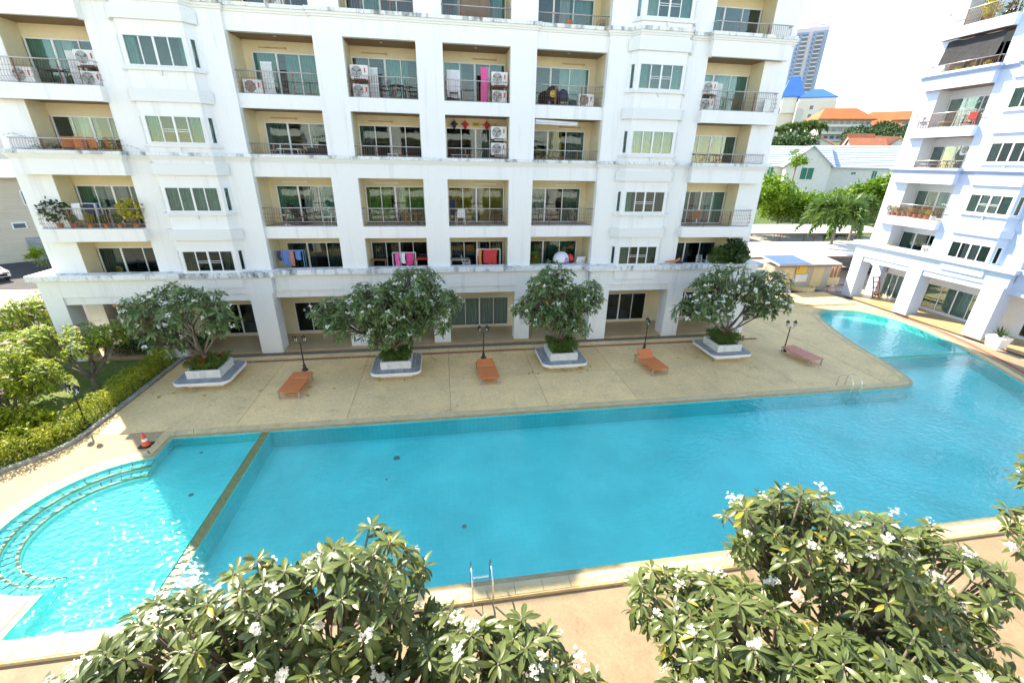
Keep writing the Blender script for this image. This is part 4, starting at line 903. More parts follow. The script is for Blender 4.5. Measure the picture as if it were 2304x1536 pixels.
def lamp(x, y, label, rz=0, h=1.62, z=0):
    r = tag(empty('lamp_post', (x,y,z), rz), label, 'lamp', 'twin lantern lamp posts')
    b = MB(); b.lathe([(.16,0),(.16,.05),(.10,.10),(.075,.22),(.085,.26),(.05,.36),(.035,.42)], n=12); b.build('base', 'iron', r, smooth=False)
    b = MB(); b.lathe([(.034,.4),(.028,h-.25),(.045,h-.23),(.045,h-.19),(.024,h-.17),(.022,h)], n=10); b.build('pole', 'iron', r, smooth=True)
    for s in (-1,1):
        b = MB(); P = [(0,0,h-.03),(s*.10,0,h-.09),(s*.2,0,h-.05),(s*.22,0,h+.04)]; b.tube(P, .014, 6); arm = b.build('arm', 'iron', r, smooth=True)
        lx = s*.22
        b = MB(); b.lathe([(.035,h+.04),(.075,h+.06),(.08,h+.065)], (lx,0,0), 6)
        for k in range(6): a = k*math.pi/3; b.tube([(lx+.075*math.cos(a),.075*math.sin(a),h+.06),(lx+.10*math.cos(a),.10*math.sin(a),h+.26)], .007, 4)
        b.lathe([(.125,h+.26),(.11,h+.30),(.05,h+.37),(.018,h+.39),(.02,h+.42),(.004,h+.45)], (lx,0,0), 6); la = b.build('lantern', 'iron', r)
        b = MB(); b.lathe([(.07,h+.067),(.094,h+.255)], (lx,0,0), 6); b.build('glass', 'glass_lamp', la)
        b = MB(); b.lathe([(.018,h+.07),(.03,h+.13),(.03,h+.17),(.01,h+.2)], (lx,0,0), 8); b.build('bulb', 'white_plastic', la)
    return r
lamp(-7.6,22.1,'black twin lantern lamp post behind the leftmost sun lounger',RAD(4)); lamp(2.02,22.5,'black twin lantern lamp post behind the middle sun lounger'); lamp(11.9,22.6,'black twin lantern lamp post behind the raised sun lounger',RAD(75)); lamp(20.5,21.4,'black twin lantern lamp post behind the faded lounger',RAD(-12)); lamp(-14.9,17.6,'black twin lantern lamp post standing in the hedge kerb',RAD(-20))
def ladder(x, yedge, sgn, label):
    r = tag(empty('pool_ladder', (x,yedge,0)), label, 'ladder', 'stainless pool ladders'); sgy = sgn
    for sx in (-.26,.26):
        P = [(sx,sgy*.62,0)]+[(sx, sgy*(.20+.42*math.cos(t)), .45+.32*math.sin(t)) for t in np.linspace(0,math.pi,9)]+[(sx,-sgy*.22,0),(sx,-sgy*.22,-.7)]
        b = MB(); b.tube(P, .022, 8); b.build('rail', 'chrome', r, smooth=True)
    for z in (-.15,-.4): b = MB(); b.box(-.25,.25,-sgy*.26-.04,-sgy*.26+.04,z-.015,z+.015); b.build('rung', 'chrome', r)
ladder(20.3,YF+.05,1,'chrome pool ladder at the far edge near the deck tip'); ladder(.62,YN-.05,-1,'chrome pool ladder at the near edge beside foreground blossom')
c = tag(empty('traffic_cone', (-11.8,15.95,.015)), 'orange traffic cone at the corner of the shallow pool', 'cone')
b = MB(); b.box(-.2,.2,-.2,.2,0,.035); b.build('foot', 'black', c)
b = MB(); b.lathe([(.145,.035),(.10,.22)], n=16); b.lathe([(.085,.33),(.045,.52)], n=16); b.build('body', 'cone', c, smooth=False)
b = MB(); b.lathe([(.10,.22),(.085,.33)], n=16); b.build('reflective_band', 'frame_white', c); b = MB(); b.lathe([(.045,.52),(.03,.6)], n=12); b.build('tip', 'pink', c)
for i, (x,y) in enumerate([(-11.35,16.6),(-10.9,7.95)]):
    b = MB(); b.box(x-.22,x+.22,y-.12,y+.12,.017,.026); b.box(x-.17,x+.17,y-.075,y+.075,.0262,.029); tag(b.build('skimmer_lid', 'coping'), ['square skimmer lid beside the traffic cone','square skimmer lid at the lower left pool corner'][i], 'lid')

# ------------------------------------------------------------------ balcony things (placed in the white block's bays)
def BW(x, y, k, dz=0): return (x-.27, 25+y, SL(k)+dz+.005)
def ac_unit(loc, label, rz=0, rusty=False, group='air conditioners on the white block'):
    r = tag(empty('air_conditioner', loc, rz), label, 'air conditioner', group); w_, d_, h_ = .84, .32, .62
    b = MB(); b.box(-w_/2,w_/2,-d_/2,d_/2,.04,h_); b.box(-w_/2+.06,-w_/2+.12,-d_/2,d_/2,0,.04); b.box(w_/2-.12,w_/2-.06,-d_/2,d_/2,0,.04); b.build('casing', 'ac_body', r)
    b = MB(); cx_, cz_ = -.12, .33; n = 20
    for rr in (.255,.20,.145,.09): b.tube([(cx_+rr*math.cos(t),-d_/2-.012,cz_+rr*math.sin(t)) for t in np.linspace(0,2*math.pi,n)], .006, 3, cap=False)
    for k in range(8): a = k*math.pi/4; b.tube([(cx_+.03*math.cos(a),-d_/2-.012,cz_+.03*math.sin(a)),(cx_+.255*math.cos(a),-d_/2-.012,cz_+.255*math.sin(a))], .005, 3, cap=False)
    g = b.build('grille', 'ac_body', r)
    b = MB(); V = [(cx_+.25*math.cos(t),-d_/2-.004,cz_+.25*math.sin(t)) for t in np.linspace(0,2*math.pi,n,endpoint=False)]; b.add(V+[(p[0],-d_/2-.001,p[2]) for p in V], [tuple(range(n))]+[(i,(i+1)%n,(i+1)%n+n,i+n) for i in range(n)]); b.build('fan_opening', 'rust' if rusty else 'ac_grille', r)
    b = MB()
    for k in range(3):
        a = k*2.094+.3; c0 = Vector((cx_,-d_/2-.008,cz_)); e = Vector((math.cos(a),0,math.sin(a))); f = Vector((-math.sin(a),0,math.cos(a)))
        b.hexa([tuple(c0+e*.03-f*.02),tuple(c0+e*.22-f*.03),tuple(c0+e*.22+f*.09),tuple(c0+e*.03+f*.03)]+[tuple(Vector(q)+Vector((0,.004,0))) for q in (c0+e*.03-f*.02,c0+e*.22-f*.03,c0+e*.22+f*.09,c0+e*.03+f*.03)])
    b.build('fan', 'black', r)
    b = MB(); b.box(.24,.30,-d_/2-.006,-d_/2-.001,.3,.5); b.build('sticker', 'red', r)
    return r
def screen(x, k, w_=.5, y=.75):
    b = MB(); 
    for i in range(9): b.box(x-.27-w_/2+i*w_/9, x-.27-w_/2+i*w_/9+w_/14, 25+y, 25+y+.03, SL(k)+.06, SL(k)+1.42)
    for z in (.1,.7,1.36): b.box(x-.27-w_/2, x-.27+w_/2, 25+y+.031, 25+y+.05, SL(k)+z, SL(k)+z+.06)
    return b
def rack(x, k, y=.6):                                      # rusty stand that carries an upper unit
    b = MB()
    for sx in (-.4,.4):
        for sy in (-.14,.14): b.box(x-.27+sx-.02,x-.27+sx+.02,25+y+sy-.02,25+y+sy+.02,SL(k),SL(k)+.78)
    b.box(x-.7,x+.16,25+y-.18,25+y+.18,SL(k)+.78,SL(k)+.81); return b
ACL = [(-8.45,.62,5,0,'rusty fanned air conditioner behind the leftmost recessed balcony railing',1),
 (-3.45,.6,5,0,'lower air conditioner of the stacked pair beside a black chair',0),(-3.45,.6,5,.815,'upper air conditioner of the stacked pair beside a black chair',0),
 (3.5,.6,5,0,'lower air conditioner of the stacked pair beside the pink towel',0),(3.5,.6,5,.815,'upper air conditioner of the stacked pair beside the pink towel',0),
 (8.2,.6,5,0,'rusty fanned air conditioner beside the black heap with yellow emblem',1),
 (-15.1,.3,5,0,'lower air conditioner of the stacked pair on the left corner balcony',0),(-15.1,.3,5,.815,'upper air conditioner of the stacked pair on the left corner balcony',0),(-17.5,-.1,5,0,'single air conditioner at the far left balcony railing',0),
 (15.1,.3,5,0,'lower air conditioner of the stacked pair on the right corner balcony',0),(15.1,.3,5,.815,'upper air conditioner of the stacked pair on the right corner balcony',0),
 (3.5,.75,4,.62,'lower wall hung air conditioner beside the hanging ornaments',0),(3.5,.75,4,1.42,'upper wall hung air conditioner beside the hanging ornaments',0),(-6.9,.6,6,.45,'air conditioner on the top left balcony at the picture edge',0)]
for x,y,k,dz,l,ru in ACL: ac_unit(BW(x,y,k,dz), l, rusty=bool(ru))
ac_unit((18.2,24.8,SL(5)+.005), 'slatted air conditioner turned sideways on the right corner balcony', rz=RAD(60))
for i,(x,k,y,l) in enumerate([(-3.45,5,.6,'rusty stand of stacked units beside a black chair'),(3.5,5,.6,'rusty stand of stacked units beside the pink towel'),(-15.1,5,.3,'rusty stand of stacked units on the left corner balcony'),(15.1,5,.3,'rusty stand of stacked units on the right corner balcony')]): tag(rack(x,k,y).build('equipment_stand','rust'), l, 'stand')
for x,k,y,l in [(-7.75,5,.65,'white slatted screen beside the rusty fanned unit, leftmost recess'),(-2.85,5,.8,'white slatted screen between stacked units and black chair'),(-15.75,5,.4,'white slatted screen on the left corner balcony'),(15.75,5,.4,'white slatted screen on the right corner balcony')]: tag(screen(x,k,y=y).build('slatted_screen','frame_white'), l, 'screen')
for z in (.6,1.4):
    b = MB(); b.box(3.0,3.68,25.55,25.95,SL(4)+z-.03,SL(4)+z); b.tube([(3.66,25.6,SL(4)+z),(3.66,25.95,SL(4)+z+.3)], .012, 5); b.tube([(3.66,25.95,SL(4)+z-.03),(3.72,25.95,SL(4)+z-.03)], .012, 5); tag(b.build('wall_bracket','frame_white'), ('lower','upper')[z > 1]+' white bracket under a wall hung air conditioner', 'bracket')
def chair(loc, label, rz, mat, kind='plastic', group=None):
    r = tag(empty('chair', loc, rz), label, 'chair', group)
    if kind == 'metal':
        b = MB(); b.tube([(-.22,.2,0),(-.22,.22,.45),(-.2,.26,.92),(.2,.26,.92),(.22,.22,.45),(.22,.2,0)], .014, 5)
        for z in (.6,.68,.76,.84): b.tube([(-.2,.25,z),(.2,.25,z)], .009, 4)
        b.build('back_frame', mat, r)
        for s in (-1,1): b = MB(); b.tube([(s*.22,-.24,0),(s*.23,-.2,.44),(s*.24,-.2,.64),(s*.24,.22,.64)], .013, 5); b.build('leg', mat, r)
        b = MB()
        for i in range(7): b.box(-.22,.22,-.22+i*.062,-.22+i*.062+.04,.43,.45)
        b.build('seat', mat, r)
    elif kind == 'rocker':
        for s in (-.26,.26): b = MB(); b.tube([(s,-.55+.11*i,.02+.0022*(i-5)**2*1.2) for i in range(11)], .018, 5); b.tube([(s,-.25,.06),(s,-.22,.4)], .014, 5); b.tube([(s,.25,.06),(s,.2,.4)], .014, 5); b.build('rocker', 'black', r)
        b = MB(); b.hexa([(-.25,-.45,.44),(.25,-.45,.44),(.25,.15,.36),(-.25,.15,.36),(-.25,-.45,.49),(.25,-.45,.49),(.25,.15,.42),(-.25,.15,.42)]); b.build('seat', mat, r)
        b = MB(); b.hexa([(-.25,.15,.36),(.25,.15,.36),(.25,.55,1.0),(-.25,.55,1.0),(-.25,.1,.42),(.25,.1,.42),(.25,.48,1.04),(-.25,.48,1.04)]); b.build('backrest', mat, r)
    else:
        for sx in (-1,1):
            for sy in (-1,1): b = MB(); b.tube([(sx*.24,sy*.24,0),(sx*.21,sy*.2,.43)], .02, 5); b.build('leg', mat, r)
        b = MB(); b.box(-.23,.23,-.24,.22,.42,.45); b.build('seat', mat, r)
        b = MB(); b.hexa([(-.22,.2,.45),(.22,.2,.45),(.22,.25,.45),(-.22,.25,.45),(-.2,.28,.9),(.2,.28,.9),(.2,.31,.9),(-.2,.31,.9)]); b.build('backrest', mat, r)
        for s in (-1,1): b = MB(); b.tube([(s*.24,-.22,.44),(s*.25,-.2,.64),(s*.24,.24,.66)], .016, 5); b.build('armrest', mat, r)
    return r
def table(loc, label, w_, d_, h_, mat, top=None, rnd_=False):
    r = tag(empty('table', loc), label, 'table')
    b = MB()
    if rnd_: b.lathe([(w_/2,h_-.03),(w_/2,h_)], n=20)
    else: b.box(-w_/2,w_/2,-d_/2,d_/2,h_-.035,h_)
    b.build('table_top', top or mat, r)
    if rnd_ == 'one': b = MB(); b.lathe([(.16,0),(.15,.03),(.03,.05),(.025,h_-.03)], n=12); b.build('leg', mat, r)
    else:
        for sx in (-1,1):
            for sy in (-1,1): b = MB(); b.tube([(sx*w_*.4,sy*d_*.4,0),(sx*w_*.38,sy*d_*.38,h_-.03)], .018, 5); b.build('leg', mat, r)
    return r
def pot_plant(loc, label, pot='terracotta', mat='ixora_leaf', h=.6, pr=.14, kind='bush', group=None, seed=1, n=260, fl=None):
    r = tag(empty('potted_plant', loc), label, 'plant', group); ph = pr*1.7
    b = MB(); b.lathe([(pr*.7,0),(pr*.95,ph*.85),(pr*1.08,ph*.86),(pr*1.08,ph),(pr*.9,ph),(pr*.85,ph*.8)], n=12); b.build('pot', pot, r)
    rng = np.random.default_rng(seed)
    if kind == 'palm':
        V = []; F = []
        for i in range(11):
            a = i*2.4; L = h*rng.uniform(.8,1.1); up = rng.uniform(.5,1.25)
            pts = [np.array([math.cos(a)*L*.55*t*(1+.3*t), math.sin(a)*L*.55*t*(1+.3*t), ph+L*up*t-L*.75*t*t]) for t in np.linspace(0,1,9)]
            for j in range(1,9):
                d = pts[j]-pts[j-1]; sd_ = np.cross(d,[0,0,1]); sd_ = sd_/(np.linalg.norm(sd_)+1e-9)
                for s in (-1,1):
                    o = len(V); p = pts[j]; e = sd_*s*L*.17*math.sin(math.pi*min(1,j/9+.15))+d*.8+np.array([0,0,-L*.05]); V += [p-d*.2,p+e*.5+d*.12,p+e,p+e*.5-d*.12]; F.append((o,o+1,o+2,o+3))
        me = np_mesh('foliage', np.array(V), F, mat)
    else:
        P = rng.normal(0,1,(n,3)); P /= np.linalg.norm(P,axis=1,keepdims=True); P *= rng.uniform(.3,1,(n,1))**.5; P = P*np.array([h*.42,h*.42,h*.45])+np.array([0,0,ph+h*.45]); V, F = scatter_leaves(rng, P, h*.16, w=.4 if kind == 'spiky' else .6); me = np_mesh('foliage', V, F, mat)
    stuff(link('foliage', me, r))
    if fl:
        P = rng.normal(0,1,(30,3))*np.array([h*.25,h*.25,h*.18])+np.array([0,0,ph+h*.55]); V, F = scatter_leaves(rng, P, h*.12, w=.9); stuff(link('blossom', np_mesh('blossom', V, F, fl), r))
    b = MB(); b.tube([(0,0,ph*.7),(.01,0,ph+h*.5)], [.02,.01], 5); b.build('stem', 'bark', r); return r
def cloth(parent, name, mat, x0, x1, y, z0, z1, seed=1, wob=.02, over=0):
    rng = random.Random(seed); n, m = 9, 7; V = []; k = rng.uniform(0,6)
    for i in range(n+1):
        for j in range(m+1):
            t, s = i/n, j/m; V.append((x0+(x1-x0)*t+.015*math.sin(7*s+k), y+wob*math.sin(t*11+k)*(1-.5*s)+.006*math.sin(s*9), z0+(z1-z0)*s+(.03*math.sin(t*5+k))*(1-s)))
    F = [(i*(m+1)+j,(i+1)*(m+1)+j,(i+1)*(m+1)+j+1,i*(m+1)+j+1) for i in range(n) for j in range(m)]
    N_ = len(V); V2 = [(a,b_+.012,c_) for a,b_,c_ in V]; b = MB(); b.add(V, F); b.add(V2, [tuple(reversed(f)) for f in F]); return b.build(name, mat, parent)
def drying_rack(loc, label, frame, clothes, w_=1.0, h_=.95):
    r = tag(empty('drying_rack', loc), label, 'clothes rack'); b = MB()
    for y in (-.25,.25):
        for x in (-w_/2,w_/2): b.tube([(x,y,0),(x,-y*.0+y*.6,h_)], .013, 5)
    for x in (-w_/2,w_/2): b.tube([(x,-.15,h_),(x,.15,h_)], .012, 5)
    for y in (-.15,-.05,.05,.15): b.tube([(-w_/2,y,h_),(w_/2,y,h_)], .008, 4)
    b.build('frame', frame, r)
    for i, (mt,x0,x1,dz) in enumerate(clothes): cloth(r, 'garment', mt, x0, x1, -.17+.1*(i % 3), h_-dz, h_+.01, seed=i+3)
    return r
# fifth floor
chair(BW(-2.35,.9,5),'black wire chair beside the white slatted screen',RAD(-60),'black','metal'); table(BW(-1.7,.95,5),'round black table between two wire chairs',.7,.7,.7,'black',rnd_=True); chair(BW(-1.0,.95,5),'black wire chair right of the round balcony table',RAD(70),'black','metal')
r = tag(empty('towel_chair',BW(1.15,.75,5)),'black chair draped with a long white towel','chair'); b = MB(); b.box(-.22,.22,-.2,.2,.43,.46); b.build('seat','black',r)
for sx in (-1,1):
    for sy in (-1,1): b = MB(); b.tube([(sx*.2,sy*.18,0),(sx*.2,sy*.18,.43)],.016,5); b.build('leg','black',r)
b = MB(); b.box(-.22,.22,.17,.2,.46,1.15); b.build('backrest','black',r); cloth(r,'towel','white_cloth',-.34,.34,.14,.25,1.5,4,.03)
for (x,k,y,mt,w_,z0,z1,l,sd_) in [(2.72,5,.55,'pink',.36,.1,1.62,'long pink towel hanging beside stacked air conditioners',5),(.9,3,1.2,'navy',.3,.45,1.35,'dark shirts hanging at the edge of the yellow curtained balcony',8)]:
    r = tag(empty('hanging_cloth',BW(x,y,k)),l,'laundry'); cloth(r,'fabric',mt,-w_/2,w_/2,0,z0,z1,sd_,.03); b = MB(); b.tube([(-w_*.6,.02,z1),(w_*.6,.02,z1)],.012,5); b.build('hanger','wood_light',r)
    b = MB(); b.tube([(w_*.6,.02,z1),(w_*.6,.06,0)],.012,5); b.build('pole','rail',r)
r = tag(empty('covered_pram',BW(6.4,.8,5)),'black covered heap with round yellow emblem on the fifth floor','pram')
b = MB(); b.lathe([(.3,.3),(.38,.45),(.36,.7),(.22,.92),(.05,.98)],(0,0,0),14); b.build('hood','black',r,smooth=True); b = MB(); b.lathe([(.26,.28),(.33,.4),(.3,.62),(.18,.8),(.04,.86)],(.6,.05,0),14); b.build('bag','navy',r,smooth=True)
for x in (-.25,.25,.75): b = MB(); b.tube([(x+.14*math.cos(t),-.3,.15+.14*math.sin(t)) for t in np.linspace(0,6.283,14)],.025,5,cap=False); b.build('wheel','tyre',r)
b = MB(); V = [(-.05+.16*math.cos(t),-.40,.56+.16*math.sin(t)) for t in np.linspace(0,6.283,18,endpoint=False)]; b.add(V+[(p[0],-.36,p[2]) for p in V],[tuple(range(18))]+[(i,(i+1)%18,(i+1)%18+18,i+18) for i in range(18)]); e = b.build('emblem','yellow',r)
b = MB(); b.tube([(-.05+.09*math.cos(t),-.405,.56+.09*math.sin(t)) for t in np.linspace(3.5,5.9,8)],.012,4); b.box(-.11,-.08,-.406,-.4,.6,.65); b.box(-.02,.01,-.406,-.4,.6,.65); b.build('mark','black',e)
table(BW(-16.5,.2,5),'low dark table on the left corner balcony, upper row',.8,.6,.6,'black'); chair(BW(16.9,.1,5),'brown wicker chair on the right corner balcony',RAD(40),'wood','metal')
chair(BW(7.3,.8,6),'orange wooden chair on the top row balcony',RAD(20),'orange_cloth'); chair(BW(8.6,.7,6),'brown folding chair at the right end of the top row',RAD(-50),'wood','metal')
r = tag(empty('sunshade_cloth',BW(2.3,.9,6)),'brown sunshade cloth hung across the top middle balcony','sunshade'); cloth(r,'fabric','curtain_brown',-.7,.75,0,.45,2.3,9,.06); b = MB(); b.tube([(-.8,.02,2.3),(.8,.02,2.3)],.015,5); b.build('rod','rail',r); b = MB(); b.box(-.76,-.74,0,.03,0,2.3); b.build('pole','rail',r)
# fourth floor
for i,(x,y,rz) in enumerate([(-16.9,.05,40),(-16.2,-.05,15),(-15.6,.0,-15),(-15.0,.1,-40)]): chair(BW(x,y,4,.12),('leftmost','second','third','rightmost')[i]+' orange chair of the row on the left corner balcony',RAD(rz+180),'orange_cloth','plastic','orange balcony chairs')
pot_plant(BW(-17.8,-.2,4),'feathery palm in white pot at the far left balcony corner','pot_white','palm_leaf',1.5,.2,'palm',seed=3); pot_plant(BW(-14.9,-.15,4),'bright green palm in white pot right of the orange chairs','pot_white','palm_leaf',1.4,.2,'palm',seed=4); pot_plant(BW(-17.2,-.1,4),'small grey leaved plant beside the left balcony palm','pot_white','dark_leaf',.5,.13,seed=5)
table(BW(-7.3,.7,4),'white metal table on the left recessed balcony, fourth floor',1.1,.7,.72,'white_plastic'); chair(BW(-8.1,.9,4),'white wire chair at the white metal table',RAD(-80),'white_plastic','metal')
r = tag(empty('sofa',BW(-6.0,1.0,4)),'black sofa right of the white metal table','sofa'); b = MB(); b.box(-.6,.6,-.3,.3,.05,.42); b.build('seat','black',r); b = MB(); b.box(-.6,.6,.2,.38,.42,.8); b.build('backrest','black',r)
for s in (-.66,.66): b = MB(); b.box(s-.06,s+.06,-.3,.3,.05,.6); b.build('armrest','black',r)
chair(BW(-3.2,.9,4),'black wire chair on the fourth floor, left of a small table',RAD(-60),'black','metal'); table(BW(-2.2,.9,4),'small white table between black chairs, fourth floor',.6,.6,.6,'white_plastic',rnd_=True); chair(BW(-1.2,.9,4),'black wire chair on the fourth floor, right of a small table',RAD(60),'black','metal')
table(BW(1.4,.9,4),'grey table below the hanging ornaments',1.0,.6,.62,'steel_grey'); 
for i,(x,mt,l) in enumerate([(1.15,'navy','dark blue ornament, first of the wall ornaments'),(1.75,'red','red ornament, second of the wall ornaments'),(2.95,'red','red ornament hanging beside the upper wall hung unit')]):
    r = tag(empty('wall_ornament',BW(x,GLZ-.04,4,2.2)),l,'ornament'); b = MB(); b.lathe([(.01,-.3),(.08,-.2),(.13,-.08),(.11,.05),(.05,.1),(.01,.16)],(0,-.1,0),10); b.build('body',mt,r); 
    for s in (-1,1): b = MB(); b.hexa([(s*.05,-.12,0),(s*.2,-.12,-.1),(s*.22,-.12,-.05),(s*.08,-.12,.08),(s*.05,-.1,0),(s*.2,-.1,-.1),(s*.22,-.1,-.05),(s*.08,-.1,.08)]); b.build('wing',mt,r)
    b = MB(); b.tube([(0,-.1,.14),(0,-.02,.24)],.008,4); b.build('cord','black',r)
r = tag(empty('wall_plaque',BW(2.35,GLZ-.06,4,2.18)),'yellow plaque between the red hanging ornaments','plaque'); b = MB(); b.box(-.2,.2,-.03,.02,-.1,.1); b.build('board','yellow',r); b = MB(); b.box(-.15,.15,-.036,-.031,-.06,.05); b.build('panel','curtain_lime',r)
r = tag(empty('awning',BW(5.9,.1,4,2.1)),'white rolled awning under the ceiling of the fourth floor right recess','awning'); b = MB(); b.tube([(-.5,.1,.25),(1.9,.35,.2)],.07,8); b.build('roll','white_cloth',r); b = MB(); b.hexa([(-.5,.1,.1),(1.9,.35,.08),(1.9,.4,.22),(-.5,.2,.24),(-.5,.1,.12),(1.9,.35,.1),(1.9,.4,.24),(-.5,.2,.26)]); b.build('canvas','white_cloth',r)
for i,(x,h_,l) in enumerate([(5.7,.9,'thin leafy plant in yellow pot, fourth floor right recess'),(6.4,.7,'yellow green plant in small pot, fourth floor right recess'),(8.0,.6,'dark leafy plant beside a rail, fourth floor right recess')]): pot_plant(BW(x,.6,4),l,('yellow','terracotta','terracotta')[i],('palm_leaf','yellow_leaf','dark_leaf')[i],h_,.13,seed=30+i,n=90)
table(BW(7.1,.9,4),'low table among potted plants, fourth floor right recess',1.0,.6,.6,'wood'); chair(BW(16.6,.1,4),'brown chair behind the short railing of right corner balcony',RAD(20),'wood','metal')
# third floor
drying_rack(BW(-17.0,.0,3),'clothes rack with dark and white washing on the left corner balcony','white_plastic',[('white_cloth',-.5,-.15,.75),('navy',-.1,.3,.45),('violet',.3,.45,.6)],1.0,1.15)
for i,(x,y,h_,mt) in enumerate([(-18.3,-.15,1.3,'dark_leaf'),(-17.6,-.25,.5,'ixora_leaf'),(-16.9,-.25,.5,'yellow_leaf'),(-16.2,-.25,.5,'ixora_leaf'),(-15.6,-.25,.6,'ixora_leaf'),(-14.9,-.2,1.35,'yellow_leaf')]):
    pot_plant(BW(x,y,3),['tall sprawling grey green plant at the left balcony corner, third floor','low green plant behind the rusty railing, third floor left','small yellow flowering plant behind the rusty railing','green plant in the middle of the third floor corner railing','green plant beside the yellow climber, third floor','tall yellow climber against the wall of the left corner balcony'][i],'terracotta',mt,h_,.14,seed=50+i,n=260)
chair(BW(-16.0,.3,3),'white metal chair among plants on the left corner balcony',RAD(30),'white_plastic','metal')
chair(BW(-7.4,.85,3),'black rocking chair on the third floor balcony',RAD(70),'black','rocker'); table(BW(-8.1,.75,3),'small round white side table beside the rocking chair',.45,.45,.55,'white_plastic',rnd_='one'); chair(BW(-5.85,.7,3),'white metal garden chair on the third floor balcony',RAD(-20),'white_plastic','metal')
chair(BW(-2.0,1.0,3),'folding chair in front of lime curtains, left one',RAD(-70),'wood','metal'); table(BW(-1.35,1.0,3),'small wooden table in front of lime curtains',.5,.5,.6,'wood'); chair(BW(-.95,.8,3),'folding chair in front of lime curtains, right one',RAD(80),'rail_rust','metal')
chair(BW(1.3,.7,3),'white plastic chair in front of yellow curtains',RAD(190),'white_plastic'); chair(BW(3.6,1.2,3),'black chair at the right edge of the yellow curtained balcony',RAD(70),'black','metal')
chair(BW(15.6,.2,3),'dark dining chair inside the right corner balcony railing',RAD(160),'wood')
# second floor
drying_rack(BW(-8.2,.55,2,.0),'blue framed clothes rack with violet and orange washing','pipe_blue',[('navy',-.6,-.4,.5),('blue_cloth',-.38,-.1,.8),('violet',-.08,.12,.85),('orange_cloth',.14,.26,.85),('blue_cloth',.3,.6,.5)],1.5,1.75)
drying_rack(BW(-2.0,.6,2),'white framed clothes rack with magenta washing','white_plastic',[('pink',-.5,-.25,.7),('white_cloth',-.2,.05,.6),('magenta',.1,.5,.75)],1.3,1.55); table(BW(-3.45,.8,2),'dark sideboard with bottles, second floor',.9,.4,1.15,'wood'); table(BW(-.95,.7,2),'striped red table right of the magenta washing',.9,.6,1.2,'wood_light',top='red')
drying_rack(BW(2.9,.6,2),'clothes rack with a large red towel','white_plastic',[('orange_cloth',-.6,-.42,.9),('red',-.3,.5,.85),('white_cloth',-.65,-.55,.4)],1.4,1.7); table(BW(1.1,.6,2),'blue grey table on the second floor middle balcony',1.0,.6,1.15,'steel_grey'); chair(BW(1.6,.9,2,.4),'white chair behind the blue grey table',RAD(90),'white_plastic')
r = tag(empty('laundry_pile',BW(7.5,.6,2)),'heap of white and red laundry on a black table','laundry'); b = MB(); b.box(-.6,.6,-.3,.3,.85,.9); b.build('table_top','black',r)
for x in (-.5,.5):
    for y in (-.25,.25): b = MB(); b.box(x-.025,x+.025,y-.025,y+.025,0,.85); b.build('leg','black',r)
b = MB(); b.lathe([(.5,.9),(.52,1.05),(.42,1.3),(.25,1.45),(.05,1.5)],(-.1,0,0),12); b.build('white_heap','white_cloth',r,smooth=True); b = MB(); b.lathe([(.22,.95),(.25,1.1),(.16,1.3),(.03,1.38)],(.42,-.1,0),10); b.build('red_heap','red',r,smooth=True); b = MB(); b.lathe([(.18,.92),(.2,1.05),(.1,1.2),(.03,1.22)],(.1,-.35,0),10); b.build('violet_heap','violet',r,smooth=True)
for i,x in enumerate((8.45,8.65)): chair(BW(x,.75,2,.3),('left','right')[i]+' white plastic chair of the pair beside the laundry heap',RAD(200),'white_plastic')
pot_plant(BW(5.7,.5,2,.4),'leafy plant at the left end of the green curtained balcony','terracotta','ixora_leaf',.95,.16,seed=61,n=300,fl='ixora_flower')
for i,(x,y,h_,mt,z) in enumerate([(18.3,-.25,1.9,'dark_leaf',.3),(17.3,-.2,1.1,'palm_leaf',.45),(19.0,-.2,1.2,'ixora_leaf',.4),(17.9,-.3,.9,'ixora_leaf',.5)]): pot_plant(BW(x,y,2,z),['tall dark bush on the right corner terrace','reddish spiky plant left of the tall terrace bush','light green plant right of the tall terrace bush','low leafy plant below the tall terrace bush'][i],'terracotta',mt,h_,.2,seed=70+i,n=700)
chair(BW(16.3,-.2,2,.35),'white wire chair on the right corner terrace, left one',RAD(10),'white_plastic','metal'); chair(BW(16.95,-.2,2,.35),'white wire chair on the right corner terrace, right one',RAD(-10),'white_plastic','metal')
r = tag(empty('parasol_bundle',BW(14.3,-.3,2,.86)),'folded orange and navy parasol lying on the ledge','parasol'); b = MB(); b.tube([(-.5,0,.1),(.2,0,.12)],[.04,.09],7); b.build('canopy','orange_cloth',r); b = MB(); b.tube([(.2,0,.1),(.7,0,.05)],[.1,.06],7); b.build('cover','navy',r); b = MB(); b.tube([(.2,0,.12),(.45,0,.3),(.5,0,.12)],[.08,.07,.03],6); b.build('flap','orange',r)
pot_plant(BW(-16.6,.2,2,.55),'small grassy plant behind the left corner ledge','pot_white','yellow_leaf',.4,.12,seed=80,n=80)
# tube lamps under the balcony ceilings
for k in (3,4,5):
    for bi,(x0,x1) in BAYX.items():
        x = (x0+x1)/2+(-.5 if bi < 3 else .5); b = MB(); b.box(x-.6,x+.6,GLZ-.06,GLZ-.005,SL(k)+2.16,SL(k)+2.21); b.box(x+.55,x+.68,GLZ-.07,GLZ-.004,SL(k)+2.14,SL(k)+2.23); b.build('tube_lamp','wood_light' if k != 3 else 'frame_white',A1)
for bi,(x0,x1) in BAYX.items():
    b = MB(); x = (x0+x1)/2; b.lathe([(.06,SL(6)-.63),(.075,SL(6)-.62)],(x,.75,0),12); b.build('downlight','frame_white',A1)
